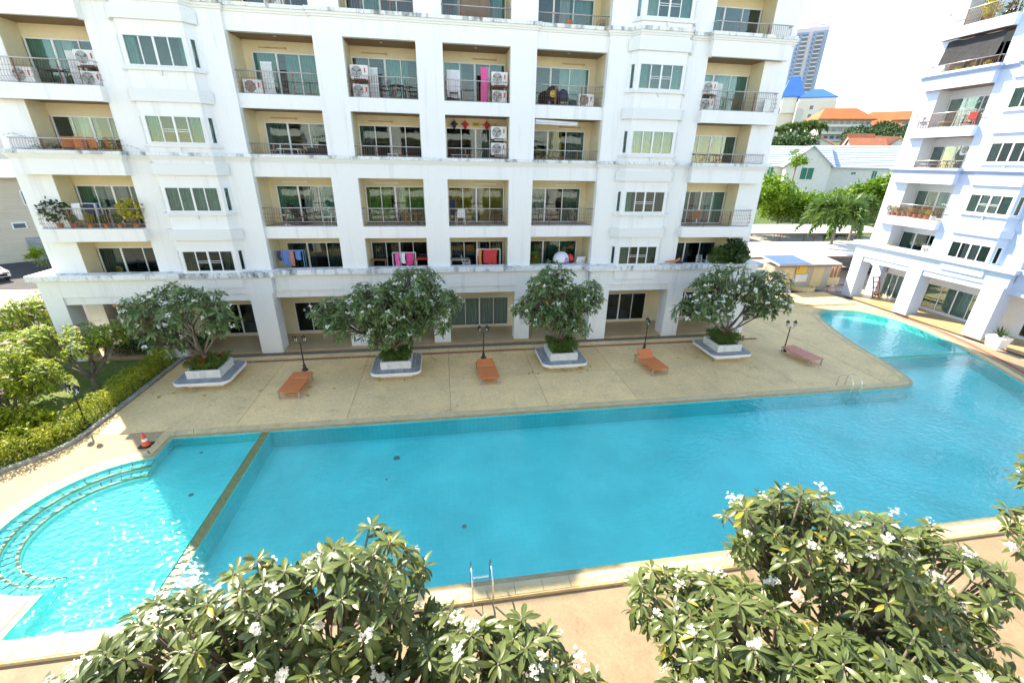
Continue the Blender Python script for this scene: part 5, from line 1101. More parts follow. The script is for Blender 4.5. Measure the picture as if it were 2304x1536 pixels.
# wooden gate and passage in the left arch
r = tag(empty('wooden_gate',(-17.2,26.6,.1)),'brown slatted wooden gate inside the left archway','gate')
for i in range(6): b = MB(); b.box(-.5+i*.16,-.5+i*.16+.12,0,.03,.05,1.7); b.build('slat','wood',r)
for z in (.25,1.4): b = MB(); b.box(-.5,.46,.031,.06,z,z+.1); b.build('rail','wood',r)

# ------------------------------------------------------------------ things on and around the right block
def RW(x, y, k, dz=0): return (35.75+y, 12.35-x, SL(k)+dz+.005)
for i in range(9): pot_plant(RW(-18.5+.43*i,-.26,3), ['first','second','third','fourth','fifth','sixth','seventh','eighth','ninth'][i]+' red leaved pot from the left behind the right block railing', ('terracotta','pot_white')[i in (0,8)], ('ixora_leaf','yellow_leaf','dark_leaf')[i % 3], .5, .17, group='flower pots along the right block railing', seed=90+i, n=160, fl='ixora_flower')
chair(RW(-15.3,.1,5),'red cushioned chair on the right block balcony',RAD(-60),'red'); table(RW(-16.9,.1,5),'low wooden table on the right block balcony',.8,.5,.4,'wood_light')
r = pot_plant(RW(-18.35,0,5,.5),'grey pot on a dark stool, right block balcony','kerb','dark_leaf',.25,.17,seed=101,n=40); b = MB()
for sx in (-.2,.2):
    for sy in (-.2,.2): b.box(sx-.02,sx+.02,sy-.02,sy+.02,-.5,-.04)
b.box(-.24,.24,-.24,.24,-.04,-.002); b.build('stool','wood',r)
drying_rack(RW(-15.6,-.1,5),'empty white clothes rack leaning by the red chair','white_plastic',[],1.0,1.1); table(RW(-17.0,.1,4),'round glass table behind the thin railing of right block',.9,.9,.7,'frame_white',rnd_=True)
r = tag(empty('shade_net',RW(-16.7,0,6)),'black shade net sagging across the right block balcony','shade net'); V = []
for i in range(13):
    for j in range(7):
        t, s = i/12, j/6; V.append((-.1-.30*s, 1.75-3.5*t, 2.35-1.45*s-.25*math.sin(math.pi*t)*math.sin(math.pi*s)+.06*math.sin(t*14)))
F = [(i*7+j,(i+1)*7+j,(i+1)*7+j+1,i*7+j+1) for i in range(12) for j in range(6)]; b = MB(); b.add(V,F); b.add([(a-.012,c_,d) for a,c_,d in V],[tuple(reversed(f)) for f in F]); b.build('net','shade_cloth',r); b = MB(); b.tube([(-.1,1.75,2.36),(-.1,-1.75,2.36)],.015,5); b.build('rod','rail',r)
for i in range(4): pot_plant(RW(-17.9+i*.85,-.25,6,.05),['first','second','third','fourth'][i]+' yellow green plant from the left below the black shade net','pot_white','yellow_leaf',.55,.14,group='plants below the shade net',seed=110+i,n=130)
pot_plant(RW(-16.7,.2,7),'tall yellow plant on the topmost right block balcony','terracotta','yellow_leaf',1.1,.18,seed=120,n=260); pot_plant(RW(-17.4,-.3,2,.5),'light green plant on the right block terrace ledge','terracotta','yellow_leaf',.4,.14,seed=121,n=120)
ac_unit(RW(-15.0,.4,2,.6),'air conditioner in the second floor recess of the right block',rz=RAD(-90),group='air conditioners on the right block'); ac_unit(RW(-14.9,.4,4,1.3),'air conditioner hung in the fourth floor recess of the right block',rz=RAD(-90),group='air conditioners on the right block')
r = tag(empty('agave_pot',(34.6,20.2,.1)),'square white pot with spiky agave beside the right block column','plant'); b = MB(); b.hexa([(-.32,-.32,0),(.32,-.32,0),(.32,.32,0),(-.32,.32,0),(-.45,-.45,.72),(.45,-.45,.72),(.45,.45,.72),(-.45,.45,.72)]); b.build('pot','planter_white',r)
b = MB()
for i in range(26):
    a = i*2.4; e = .35+1.0*(i/26); L = .75; d = Vector((math.cos(a)*math.cos(e),math.sin(a)*math.cos(e),math.sin(e))); sd_ = Vector((-math.sin(a),math.cos(a),0))*.045; p = Vector((0,0,.72)); b.add([p-sd_,p+d*L*.5-sd_*.9,p+d*L,p+d*L*.5+sd_*.9,p+sd_],[(0,1,2,3,4)])
b.build('leaves','dark_leaf',r)
r = tag(empty('wooden_trolley',(37.3,31.2,.1)),'red brown wooden trolley in the right block archway','trolley')
for x in (-.3,.3): b = MB(); b.tube([(x,-.2,0),(x,0,.8),(x,.35,1.7)],.045,6); b.build('rail','wood',r)
for z in (.35,.75,1.2,1.6): b = MB(); b.box(-.3,.3,-.12+z*.25,-.06+z*.25,z,z+.07); b.build('slat','wood',r)
for x in (-.3,.3): b = MB(); b.tube([(x,-.25+.16*math.cos(t),.18+.16*math.sin(t)) for t in np.linspace(0,6.283,14)],.03,5,cap=False); b.build('wheel','tyre',r)

# ------------------------------------------------------------------ behind the deck: kiosk, gate, carports, palm
r = tag(empty('wash_kiosk',(32.2,34.3,0)),'grey wash kiosk with blue metal roof and rounded basin behind the deck','kiosk')
b = MB(); b.box(-2.9,2.9,-.3,.9,0,2.35); b.build('wall','kiosk_wall',r)
for i,(x0,x1) in enumerate(((-2.0,-.9),(1.05,2.15))): b = MB(); b.box(x0,x1,-.33,-.301,.35,2.1); b.build('panel','kiosk_panel',r)
b = MB(); b.hexa([(-3.15,-1.0,2.45),(3.15,-1.0,2.45),(3.15,1.3,2.75),(-3.15,1.3,2.75),(-3.15,-1.0,2.58),(3.15,-1.0,2.58),(3.15,1.3,2.88),(-3.15,1.3,2.88)],0)
ro = b.build('roof','metal_roof_white',r)
for i in range(12):
    x = -3.1+i*.26; b = MB(); b.hexa([(x,-1.05,2.6),(x+.22,-1.05,2.6),(x+.22,1.3,2.9),(x,1.3,2.9),(x+.03,-1.05,2.64),(x+.19,-1.05,2.64),(x+.19,1.3,2.94),(x+.03,1.3,2.94)]); b.build('sheet','metal_roof_blue',ro)
b = MB(); b.box(-3.15,3.15,-1.06,-1.001,2.36,2.46); b.build('fascia','rail_rust',r)
b = MB(); b.lathe([(.95,0),(1.05,.12),(1.05,.42),(.9,.44),(.85,.34)],(0.3,-.35,0),20); b.build('basin','kiosk_panel',r)
b = MB(); b.box(-.65,.55,-.36,-.331,.8,1.5); b.build('backboard','blind_grey',r)
sg = tag(empty('yellow_sign',(31.95,33.93,1.62)),'yellow notice board on the wash kiosk wall','sign'); b = MB(); b.box(-.5,.5,-.02,.02,0,.72); b.build('board','yellow',sg)
for i in range(5): b = MB(); b.box(-.38+(.26 if i < 3 else 0),.4-.06*(i % 3),-.026,-.021,.58-i*.11,.60-i*.11); b.build('text_line','orange',sg)
b = MB(); b.box(-.4,-.22,-.026,-.021,.32,.6); b.build('pictogram','orange',sg)
r = tag(empty('slatted_gate',(36.6,35.4,.75)),'brown slatted gate on a low wall between kiosk and right block','gate')
for i in range(11): b = MB(); b.box(-1.1+i*.2,-1.1+i*.2+.13,0,.03,0,1.35); b.build('slat','wood_light' if i % 2 else 'wood',r)
b = MB(); b.box(-1.15,1.15,-.05,.12,-.75,-.01); b.build('low_wall','kiosk_panel',r)
r = tag(empty('stone_figure',(34.9,33.2,.0)),'pinkish carved stone figure lying beside the kiosk','sculpture'); b = MB(); b.lathe([(.32,0),(.36,.15),(.28,.34),(.2,.42)],(0,0,0),12); b.build('body','petal_pink',r,smooth=True); b = MB(); b.lathe([(.05,.36),(.19,.45),(.2,.58),(.1,.7),(.02,.72)],(-.05,-.05,0),12); b.build('head','petal_pink',r,smooth=True); b = MB(); b.hexa([(.2,-.3,.0),(.9,-.5,.0),(1.0,-.2,.0),(.3,.1,.0),(.2,-.3,.16),(.9,-.5,.12),(1.0,-.2,.12),(.3,.1,.18)]); b.build('slab','slate',r)
def carport(x0,x1,y0,y1,z,label,mat='metal_roof_white'):
    r = tag(empty('carport',(x0,y0,0)),label,'carport','carports behind the pool'); W_, D_ = x1-x0, y1-y0; n = 10; V = []
    b = MB()
    for i in range(n):                                    # shallow vault
        a, c_ = i/n, (i+1)/n; za, zb = z+.45*math.sin(math.pi*a), z+.45*math.sin(math.pi*c_)
        b.hexa([(0,D_*a,za),(W_,D_*a,za),(W_,D_*c_,zb),(0,D_*c_,zb),(0,D_*a,za+.05),(W_,D_*a,za+.05),(W_,D_*c_,zb+.05),(0,D_*c_,zb+.05)])
    b.build('roof',mat,r); b = MB(); b.box(-.05,W_+.05,-.06,-.01,z-.12,z+.06); b.build('fascia','rail_rust',r)
    k = max(2,int(W_/4.5))
    for i in range(k+1):
        x = .3+(W_-.6)*i/k
        for y in (.4,D_-.4): b = MB(); b.tube([(x,y,-.1),(x,y,z)],.06,6); b.tube([(x,y,z-.9),(x+.6,y,z)],.035,5); b.tube([(x,y,z-.9),(x-.6,y,z)],.035,5); b.build('post','rail_rust',r)
    return r
carport(21.5,47.5,36.4,44.3,2.55,'white roofed carport just behind the wash kiosk'); carport(38,59,50.5,58.5,2.55,'second white roofed carport, farther from the pool'); carport(33,46,60.5,67,3.0,'third white carport with a low roof against the trees')
def car(loc, rz, label, mat):
    r = tag(empty('parked_car', loc, rz), label, 'car'); prof = [(-2.2,.45),(-2.2,.85),(-1.5,.98),(-.7,1.45),(.8,1.48),(1.6,1.05),(2.15,.95),(2.2,.45)]
    b = MB(); n = len(prof)
    V = [(x,-.82 if z < 1.1 else -.66,z) for x,z in prof]+[(x,.82 if z < 1.1 else .66,z) for x,z in prof]; b.add(V,[tuple(range(n)),tuple(range(2*n-1,n-1,-1))]+[(i,i+n,(i+1)%n+n,(i+1)%n) for i in range(n)]); b.build('body',mat,r)
    for s in (-1,1): b = MB(); b.hexa([(-.75,s*.70,1.05),(1.3,s*.78,1.05),(.75,s*.66,1.42),(-.6,s*.66,1.40),(-.75,s*.75,1.05),(1.3,s*.83,1.05),(.75,s*.70,1.42),(-.6,s*.70,1.40)]); b.build('side_window','black',r)
    b = MB(); b.hexa([(-1.46,-.68,1.0),(-1.46,.68,1.0),(-.74,.62,1.45),(-.74,-.62,1.45),(-1.52,-.68,1.02),(-1.52,.68,1.02),(-.8,.62,1.47),(-.8,-.62,1.47)]); b.build('windscreen','black',r); b = MB(); b.box(-2.23,-2.201,-.6,.6,.5,.72); b.build('grille','black',r)
    for sx in (-1.35,1.35):
        for s in (-1,1):
            b = MB(); b.tube([(sx,s*.70,.33),(sx,s*.86,.33)],.33,16); w_ = b.build('wheel','tyre',r); b = MB(); b.tube([(sx,s*.861,.33),(sx,s*.875,.33)],.2,12); b.build('rim','chrome',w_)
    for s in (-.55,.55): b = MB(); b.box(-2.22,-2.16,s-.2,s+.2,.72,.86); b.build('headlight','chrome',r)
    return r
car((-40.3,44.2,-.1),RAD(150),'white car parked by the pale building at the left edge','car_white'); car((45,41,-.1),RAD(80),'dark car parked under the nearest carport','iron'); car((47.5,47.3,-.1),RAD(60),'black car glimpsed behind the palm trunk','black')
def palm(loc, h, label, seed, nf=13, L=2.6, group=None):
    r = tag(empty('palm_tree', loc), label, 'tree', group); rng = np.random.default_rng(seed); b = MB(); b.tube([(0,0,-.2),(.05,0,h*.5),(0,.05,h)],[.17,.13,.11],9); b.build('trunk','bark',r,smooth=True); V = []; F = []
    for i in range(nf):
        a = i*2.4+rng.uniform(-.2,.2); up = rng.uniform(.1,1.3) if i > 3 else 1.5; Lf = L*rng.uniform(.85,1.1); pts = []
        for t in np.linspace(0,1,22):
            rad = Lf*(.95*t-.10*t*t)*math.cos(up*.55); z = h+Lf*(math.sin(up*.8)*t*1.1-1.0*t*t); pts.append(np.array([math.cos(a)*rad, math.sin(a)*rad, z]))
        for j in range(2,22):
            d = pts[j]-pts[j-1]; d /= np.linalg.norm(d); ll = Lf*.30*math.sin(math.pi*(.12+.86*j/22))
            for q in range(10):                            # bushy plumes: leaflets all round the rib
                v = rng.normal(0,1,3); v -= d*v.dot(d); v /= np.linalg.norm(v); e = v*.8+d*.7+np.array([0,0,-.55]); e = e/np.linalg.norm(e)*ll*rng.uniform(.7,1.1); s_ = np.cross(e,d); s_ = s_/(np.linalg.norm(s_)+1e-9)*.085; p = pts[j]+d*rng.uniform(-.06,.06)
                o = len(V); V += [p,p+e*.5+s_,p+e,p+e*.5-s_]; F.append((o,o+1,o+2,o+3))
        b = MB(); b.tube([tuple(q) for q in pts[::3]],.02,4); b.build('frond_rib','palm_leaf',r)
    stuff(link('fronds', np_mesh('fronds', np.array(V), F, 'palm_leaf'), r)); return r
pb = onZ(1852,612,-.1); palm((pb.x-.6,pb.y-.5,-.1),6.3,'bushy foxtail palm standing behind the kiosk gate',1,17,4.2,'palms behind the right block'); palm((47.0,44.5,-.1),6.6,'second foxtail palm half hidden by the right block',2,13,3.2,'palms behind the right block')
# ------------------------------------------------------------------ hillside behind: trees, houses, hotels, tower
def hz(x, y):
    d = math.hypot(x,y); t = max(0.0,min(1.0,(d-92)/30)); t2 = max(0.0,min(1.0,(d-140)/190)); t3 = max(0.0,min(1.0,(d-300)/400)); side = max(0,min(1,(math.degrees(math.atan2(x,y))-18)/14)); return side*(5.0*t*t*(3-2*t)+20*t2*t2*(3-2*t2)+16*t3)-.22
gx = np.linspace(20,1500,75)**1.0; V = []; F = []; na = 40; rr = list(np.linspace(88,160,18))+list(np.linspace(170,420,26))+list(np.linspace(460,1600,14))
for d in rr:
    for i in range(na+1): a = RAD(14+62*i/na); x, y = d*math.sin(a), d*math.cos(a); V.append((x,y,hz(x,y)))
F = [(i*(na+1)+j,i*(na+1)+j+1,(i+1)*(na+1)+j+1,(i+1)*(na+1)+j) for i in range(len(rr)-1) for j in range(na)]
struct(link('hill', np_mesh('hill', V, F, 'hill_green', smooth=True)))
TG = 'trees behind the carports'
def tree_at(u, v, Y, rad, label, seed, mat='tree_leaf', n=9500, size=.5, group=TG):
    p = onY(u, v, Y); g = hz(p.x, p.y) if math.hypot(p.x,p.y) > 88 else -.2; top = p.z-g; r0 = random.Random(seed)
    bl = [(r0.uniform(-.5,.5)*rad, r0.uniform(-.4,.4)*rad, top-rad*r0.uniform(.5,1.3), rad*r0.uniform(.55,.8)) for _ in range(5)]
    bl = [(a,b_,max(c_,rad*.4),d) for a,b_,c_,d in bl]; leafy_tree('leafy_tree', label, (p.x,p.y,g), top, bl, n, size, seed, mat, group, .2)
for i,(u,v,Y,rad,l,m) in enumerate([(1722,392,66,4.2,'bright green tree touching the white block corner','tree_leaf'),(1775,418,68,4.4,'bright green tree above the middle carport','tree_leaf'),(1835,432,70,3.8,'bright green tree left of the foxtail palm','tree_leaf'),(1905,415,64,4.0,'green tree behind the foxtail palm crown','tree_leaf'),(1970,395,60,3.8,'green tree touching the right block corner','tree_leaf'),(1880,455,58,3.0,'low green bush behind the palm trunk','palm_leaf'),(1800,440,72,2.0,'brown dry bush between bright green trees','bush_brown')]): tree_at(u,v,Y,rad,l,200+i,m)
tree_at(1798,336,76,1.9,'slender young tree in front of the grey roofed house',230,'tree_leaf',900,.4)
def house(name, label, o, rz, L, W_, h, rh, wall='house_wall', roof='roof_slate', wins=(), over=.5, cat='house', courses=0):
    """ridge along local x; o on the ground"""
    r = tag(empty(name, o, rz), label, cat); b = MB(); b.box(-L/2,L/2,-W_/2,W_/2,-3,h)
    for s in (-1,1): b.add([(s*L/2,-W_/2,h),(s*L/2,W_/2,h),(s*L/2,0,h+rh)],[(0,1,2)])
    b.build('wall', wall, r); e = over; sl = rh/(W_/2); ro = None
    for s in (-1,1):
        q = lambda x, t, dz: (x, s*(W_/2+e)*(1-t), h-sl*e+(rh+sl*e)*t+dz)
        b = MB(); b.hexa([q(-L/2-e,0,.02),q(L/2+e,0,.02),q(L/2+e,1,.02),q(-L/2-e,1,.02),q(-L/2-e,0,.16),q(L/2+e,0,.16),q(L/2+e,1,.16),q(-L/2-e,1,.16)]); ro = b.build('roof', roof, r)
        for k in range(courses):
            t0, t1 = k/courses, (k+.92)/courses; b = MB(); b.hexa([q(-L/2-e,t0,.165),q(L/2+e,t0,.165),q(L/2+e,t1,.165),q(-L/2-e,t1,.165),q(-L/2-e,t0,.27),q(L/2+e,t0,.27),q(L/2+e,t1,.18),q(-L/2-e,t1,.18)]); b.build('tile_course', roof, ro)
    for (face,a,z,w_,h_) in wins:
        b = MB()
        if face == 'front': b.box(a-w_/2,a+w_/2,-W_/2-.06,-W_/2-.01,z,z+h_); f = b.build('window','frame_white',r); b = MB(); b.box(a-w_/2+.08,a-.04,-W_/2-.08,-W_/2-.062,z+.08,z+h_-.08); b.build('pane','curtain_green',f); b = MB(); b.box(a+.04,a+w_/2-.08,-W_/2-.08,-W_/2-.062,z+.08,z+h_-.08); b.build('pane','curtain_green',f)
        else: b.box(-L/2-.06,-L/2-.01,a-w_/2,a+w_/2,z,z+h_); f = b.build('window','frame_white',r); b = MB(); b.box(-L/2-.08,-L/2-.062,a-w_/2+.08,a-.04,z+.08,z+h_-.08); b.build('pane','curtain_green',f); b = MB(); b.box(-L/2-.08,-L/2-.062,a+.04,a+w_/2-.08,z+.08,z+h_-.08); b.build('pane','curtain_green',f)
    return r
def gp(u, v, Y):                                          # a pixel at a depth, its ground height and the height above it
    p = onY(u, v, Y); g = hz(p.x, p.y); return p, g
p, g = gp(1955,375,80); hh = p.z-g
house('house','cream house with long grey tiled roof facing the carports',(p.x+1,p.y+3,g),RAD(-28),17,8.0,hh,onY(1955,328,80).z-p.z,wins=[('left',0,hh-2.9,2.2,2.2),('front',-2,hh-1.6,.9,.6),('front',5,hh-1.6,.9,.6),('front',1.5,hh-2.6,.9,1.9)],courses=9)
p, g = gp(1775,372,84); hh = p.z-g
house('house','cream house with grey tiled roof half hidden by the white block',(p.x+2,p.y+4,g),RAD(-22),15,8.5,hh,onY(1775,328,84).z-p.z,wins=[('front',3,hh-2.7,2.2,2.3),('front',-3.5,hh-2.7,1.2,2.3)],courses=9)
p, g = gp(1835,372,79); hh = p.z-g
house('house_porch','cream gabled house front with dark eaves and green windows',(p.x,p.y+2.5,g),RAD(58),7,7.2,hh,onY(1835,330,79).z-p.z,wins=[('left',0,hh-2.6,2.2,2.2)],courses=8)
p, g = gp(1870,435,74); b = MB(); b.box(-9,9,-.2,.2,-6,p.z-g+.0); o = tag(b.build('garden_wall','slate',None,loc=(p.x,p.y,g)),'grey garden wall below the grey roofed houses','wall'); o.rotation_euler.z = RAD(-28)
for i,(u,v,Y,L,W_,rh,l) in enumerate([(1945,329,120,8,6,2.0,'red tiled temple roof left of the steep gable'),(1930,326,128,7,5,3.0,'steep red gable above the grey roofed houses'),(1990,326,124,8,6,2.2,'red tiled roof with pointed ends near the right block'),(2030,331,118,6,5,2.2,'dark red roof with white gable next to the right block'),(1850,327,135,9,7,1.8,'low red roof behind the slender young tree')]):
    p, g = gp(u,v,Y); house('red_roofed_house',l,(p.x,p.y,g),RAD(-30+17*i),L,W_,max(2.0,p.z-g),rh,roof='roof_red',courses=0)
# palms and wood in front of the hotels
for i,(u,v) in enumerate([(1752,300),(1775,292),(1800,290),(1822,286),(1838,292)]): 
    p, g = gp(u,v,150); palm((p.x,p.y,g),max(5,p.z-g+.5),['first','second','third','fourth','fifth'][i]+' distant palm from the left before the blue roofed hotel',300+i,11,4.6,'distant palms')
nn = np.random.default_rng(77); P = []
for (u0,u1,v,Y) in ((1730,1840,310,135),(1905,2060,302,160),(1915,2070,292,185),(1975,2080,283,205)):
    for k in range(16):
        u = nn.uniform(u0,u1); p = onY(u, v+nn.uniform(-8,12), Y+nn.uniform(-8,8)); c_ = np.array(tuple(p)); m = 420; q = nn.normal(0,1,(m,3)); q /= np.linalg.norm(q,axis=1,keepdims=True); q[:,2] *= .75; P.append(c_+np.array([0,0,-2.0])+q*nn.uniform(2.6,4.2)*nn.uniform(.6,1,(m,1)))
V, F = scatter_leaves(nn, np.vstack(P), .95, w=.7); o = tag(link('hillside_wood', np_mesh('hillside_wood', V, F, 'dark_leaf')),'dark green wood on the hillside below the orange roofs','trees'); stuff(o)
# orange roofed hotel
def hip(r, x0, x1, y0, y1, z, rh, mat, e=1.2, ridge=.3):
    b = MB(); X0,X1,Y0,Y1 = x0-e,x1+e,y0-e,y1+e; xm0, xm1, ym = X0+(X1-X0)*ridge, X1-(X1-X0)*ridge, (Y0+Y1)/2
    b.add([(X0,Y0,z),(X1,Y0,z),(X1,Y1,z),(X0,Y1,z),(xm0,ym,z+rh),(xm1,ym,z+rh),(X0,Y0,z-.5),(X1,Y0,z-.5),(X1,Y1,z-.5),(X0,Y1,z-.5)],[(0,1,5,4),(1,2,5),(2,3,4,5),(3,0,4),(6,9,8,7),(0,6,7,1),(1,7,8,2),(2,8,9,3),(3,9,6,0)]); return b.build('roof', mat, r)
def hotel(label, u0, u1, v0, Y, rz, depth, rh, nf, nw):
    p0, p1 = onY(u0,v0,Y), onY(u1,v0,Y); L = (p1-p0).length; c_ = (p0+p1)/2; g = hz(c_.x,c_.y); h = c_.z-g; r = tag(empty('hotel_building',(c_.x,c_.y,g),rz),label,'hotel'); b = MB(); b.box(-L/2,L/2,0,depth,-6,h); b.build('wall','hotel_wall',r); hip(r,-L/2,L/2,0,depth,h,rh,'roof_orange',1.6,.22)
    for k in range(nf):
        z = h-3.4*(k+1); b = MB(); b.box(-L/2,L/2,-1.2,-.01,z-.25,z+.1); bl = b.build('balcony','hotel_cream',r); b = MB(); b.box(-L/2,L/2,-1.2,-1.12,z+.1,z+.95); b.build('parapet','hotel_cream',bl)
        for i in range(nw): x = -L/2+(i+.5)*L/nw; b = MB(); b.box(x-L/nw*.3,x+L/nw*.3,-.08,-.02,z+.15,z+2.5); b.build('window','tower_glass',r)
    return r
hotel('hotel with orange hipped roof and rows of balconies on the hillside',1858,1950,268,215,RAD(-20),18,5.8,5,8); hotel('long orange roofed hotel wing behind the dark wood',1955,2070,270,235,RAD(-38),20,5.2,3,10); hotel('lower orange roofed block between the hotel wings',1930,2005,283,225,RAD(-40),14,3.6,3,6)
# blue roofed hotel
p0 = onY(1800,290,290); g = hz(p0.x,p0.y); r = tag(empty('hotel_building',(p0.x,p0.y,g),RAD(-32)),'pale pink hotel with bright blue stepped roofs','hotel'); zt = onY(1800,228,290).z-g
b = MB(); b.box(-5,17,0,24,-8,zt); b.box(-32,-5.05,8,26,-8,zt-6); b.build('wall','hotel_cream',r)
for (x0,x1,y0,y1,z,rh,ri) in ((-4,16,1,22,zt+2.5,6,.35),(-14,-2,6,24,zt+4,13,.3),(-20,-14,10,18,zt-3,5,.45)): 
    ro = hip(r,x0,x1,y0,y1,z,rh,'roof_blue',1.0,ri)
b = MB(); b.box(-4.5,16.5,.5,23,zt,zt+2.5); b.box(-13.5,-5.1,6,24,zt-6,zt+4); b.box(-19.5,-14.5,10,18,zt-6,zt-3); b.build('upper_storey','house_wall',r)
for i in range(5):
    for x in (2.2,): b = MB(); b.box(x,x+2.6,-.12,-.02,zt-5-i*5,zt-2.2-i*5); f = b.build('window','frame_white',r); b = MB(); b.box(x+.25,x+2.35,-.16,-.121,zt-4.8-i*5,zt-2.4-i*5); b.build('pane','tower_glass',f)
    b = MB(); b.box(-20.5,-18,7.85,7.98,zt-12-i*5,zt-9.2-i*5); f = b.build('window','tower_glass',r)
for x in (-2.6,10.5): b = MB(); n_ = 10; pts = [(x-2.2,zt-26),(x+2.2,zt-26)]+[(x+2.2*math.cos(t),zt-6+2.2*math.sin(t)) for t in np.linspace(0,math.pi,n_)]; m_ = len(pts); b.add([(a,-.12,c_) for a,c_ in pts]+[(a,-.02,c_) for a,c_ in pts],[tuple(range(m_))]+[(i,(i+1)%m_,(i+1)%m_+m_,i+m_) for i in range(m_)]); b.build('arch_panel','curtain_white',r)
# tower
p0 = onY(1786,250,400); g = hz(p0.x,p0.y); pT = onY(1826,62,400); H_ = pT.z-g; r = tag(empty('tower_block',(p0.x,p0.y,g),RAD(-40)),'tall pink and blue apartment tower on the skyline','tower'); Wt = (onY(1858,62,400)-onY(1797,62,400)).length*.92
b = MB(); b.box(-Wt/2,Wt/2,0,26,-6,H_); b.build('shaft','tower_pink',r)
b = MB(); b.box(-Wt*.12,Wt*.14,6,16,H_,H_+5); b.build('lift_house','tower_pink',r); b = MB(); b.hexa([(Wt*.2,2,H_+1.5),(Wt*.5,2,H_+1.5),(Wt*.5,14,H_+4),(Wt*.2,14,H_+4),(Wt*.2,2,H_+2.1),(Wt*.5,2,H_+2.1),(Wt*.5,14,H_+4.6),(Wt*.2,14,H_+4.6)]); b.build('roof_canopy','tower_glass',r)
nfl = 26; fh = (H_-4)/nfl
for x0,x1 in ((-.47,-.33),(-.30,-.10),(.02,.12),(.16,.36),(.40,.48)):
    b = MB(); b.box(Wt*x0,Wt*x1,-.8,-.01,0,H_-3); b.build('pier','tower_blue',r)
for k in range(nfl):
    z = H_-4-fh*(k+1)
    for x0,x1 in ((-.29,-.11),(.17,.35)):
        b = MB(); b.box(Wt*x0,Wt*x1,-.9,-.801,z+.9,z+fh*.86); b.build('window','tower_glass',r); b = MB(); b.box(Wt*(x0-.015),Wt*(x1+.015),-2.0,-.81,z-.1,z+.7); b.build('balcony','tower_pink',r)
    for x0,x1 in ((-.42,-.37),(.05,.09)): b = MB(); b.box(Wt*x0,Wt*x1,-.9,-.801,z+.9,z+fh*.8); b.build('window','tower_glass',r)
# ------------------------------------------------------------------ left edge: neighbour building, carport, scooters
p = onZ(60,600,-.1); r = tag(empty('neighbour_building',(-46,50,-.1),RAD(38)),'pale plank clad building with blue downpipe at the left edge','building')
b = MB(); b.box(-14,10,0,10,0,8.2); b.build('wall','siding',r); b = MB(); b.hexa([(-14.5,-1,8.2),(10.5,-1,8.2),(10.5,11,9.6),(-14.5,11,9.6),(-14.5,-1,8.35),(10.5,-1,8.35),(10.5,11,9.75),(-14.5,11,9.75)]); b.build('roof','metal_roof_white',r)
for i in range(16): b = MB(); b.box(-14,10,-.05,-.005,4.4+i*.23,4.4+i*.23+.19); b.build('plank','siding',r)
for x in (-6,0.5,5.5): b = MB(); b.box(x-.6,x+.6,-.12,-.052,5.6,7.0); f = b.build('window','frame_white',r); b = MB(); b.box(x-.5,x-.04,-.15,-.121,5.7,6.9); b.build('pane','tower_glass',f); b = MB(); b.box(x+.04,x+.5,-.15,-.121,5.7,6.9); b.build('pane','tower_glass',f)
for i,x in enumerate((-4,-2,0,2,4,6)): b = MB(); b.box(x-.55,x+.55,-.1,-.01,3.3,3.95); f = b.build('window','frame_white',r); b = MB(); b.box(x-.42,x+.42,-.13,-.101,3.4,3.85); b.build('pane','tower_glass',f)
b = MB(); b.tube([(-3.2,-.2,0),(-3.2,-.2,8.1)],.13,8); b.build('downpipe','pipe_blue',r); b = MB(); b.box(4.0,5.4,-.08,-.01,0,2.4); b.build('door','slate',r)
r = tag(empty('neighbour_building',(-58,66,-.1),RAD(30)),'white rendered building behind the plank clad one','building'); b = MB(); b.box(-16,16,0,12,0,14.5); b.build('wall','house_wall',r); b = MB(); b.box(-16.3,16.3,-.3,12.3,14.5,15); b.build('parapet','frame_white',r)
for i in range(8): b = MB(); b.box(-14+i*3.8,-12.6+i*3.8,-.1,-.01,10.8,12.4); b.build('window','tower_glass',r); b = MB(); b.box(-14+i*3.8,-12.6+i*3.8,-.1,-.01,7.2,8.8); b.build('window','tower_glass',r)
carport(-34,-22.6,27.0,31.0,2.3,'brown posted carport beside the left garden','metal_roof_white')
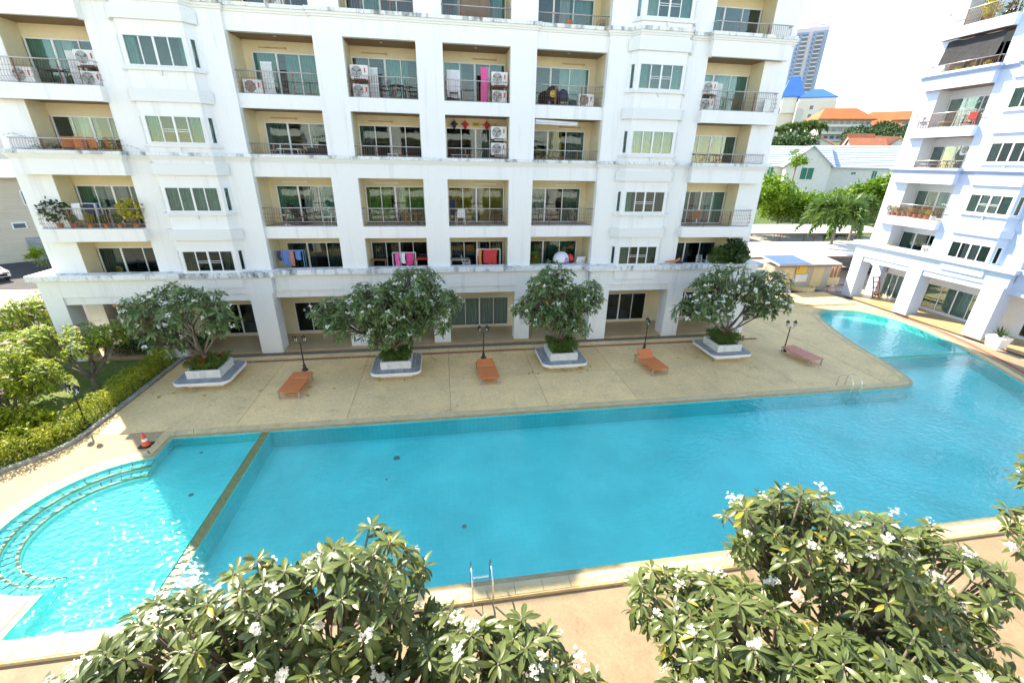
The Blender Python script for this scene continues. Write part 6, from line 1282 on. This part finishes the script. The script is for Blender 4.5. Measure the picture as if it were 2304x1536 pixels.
def scooter(loc, rz, label, mat):
    r = tag(empty('scooter', loc, rz), label, 'scooter', 'scooters under the left carport')
    for x in (-.6,.6): b = MB(); b.tube([(x+.2*math.cos(t),0,.24+.2*math.sin(t)) for t in np.linspace(0,6.283,16)],.06,6,cap=False); b.build('wheel','tyre',r)
    b = MB(); b.hexa([(-.75,-.13,.42),(-.05,-.15,.3),(-.05,.15,.3),(-.75,.13,.42),(-.8,-.1,.68),(.0,-.13,.66),(.0,.13,.66),(-.8,.1,.68)]); b.hexa([(.3,-.2,.25),(.42,-.2,.25),(.42,.2,.25),(.3,.2,.25),(.42,-.2,.9),(.5,-.2,.9),(.5,.2,.9),(.42,.2,.9)]); b.box(-.05,.32,-.13,.13,.25,.31); b.build('body',mat,r)
    b = MB(); b.hexa([(-.72,-.12,.685),(0,-.12,.67),(0,.12,.67),(-.72,.12,.685),(-.7,-.1,.76),(-.03,-.1,.74),(-.03,.1,.74),(-.7,.1,.76)]); b.build('seat','black',r); b = MB(); b.tube([(.6,0,.25),(.46,0,.95)],.03,6); b.tube([(.42,-.33,1.0),(.46,0,.97),(.42,.33,1.0)],.018,6); b.build('handlebar','iron',r)
for i,(x,y,mt) in enumerate([(-23.6,27.8,'navy'),(-24.5,28.0,'iron'),(-25.4,28.0,'red'),(-26.3,28.2,'iron'),(-22.8,24.9,'iron')]): scooter((x,y,-.1),RAD(70+8*i),['dark blue scooter nearest the white block corner','second scooter from the right under the left carport','red scooter in the middle of the left carport','fourth scooter from the right under the left carport','black scooter parked behind the garden frangipani'][i],mt)
for i,(x,y,rad,h_,l) in enumerate([(-33,33,1.4,2.6,'leafy shrub beside the white parked car'),(-39,49,1.2,1.8,'small shrub at the foot of the plank clad building')]): leafy_tree('leafy_shrub',l,(x,y,-.1),h_,[(0,0,h_*.6,rad),(.6,.3,h_*.5,rad*.7),(-.5,-.2,h_*.55,rad*.7)],1500,.2,400+i,'garden_leaf',None,.08,'shrub')
# bright shrubs filling the garden behind the hedge
for i,(x,y,rad,h_,l) in enumerate([(-16.6,16.9,.8,1.3,'low lime shrub just behind the hedge bend'),(-17.6,15.4,.9,1.3,'rounded lime shrub near the left garden path'),(-19.4,14.6,1.0,1.5,'lime shrub at the lower left picture edge'),(-19.2,19.6,1.1,1.8,'tall lime shrub between the garden frangipanis'),(-21.3,18.6,1.3,2.2,'dense lime shrub at the left picture edge'),(-20.9,22.4,1.3,2.3,'lime shrub in front of the left carport')]): leafy_tree('garden_shrub',l,(x,y,-.02),h_,[(0,0,h_*.55,rad),(rad*.6,.2,h_*.45,rad*.7),(-rad*.5,-.3,h_*.5,rad*.75),(.1,rad*.5,h_*.4,rad*.7)],3200,.17,500+i,'hedge_leaf','lime shrubs in the left garden',.05,'shrub')
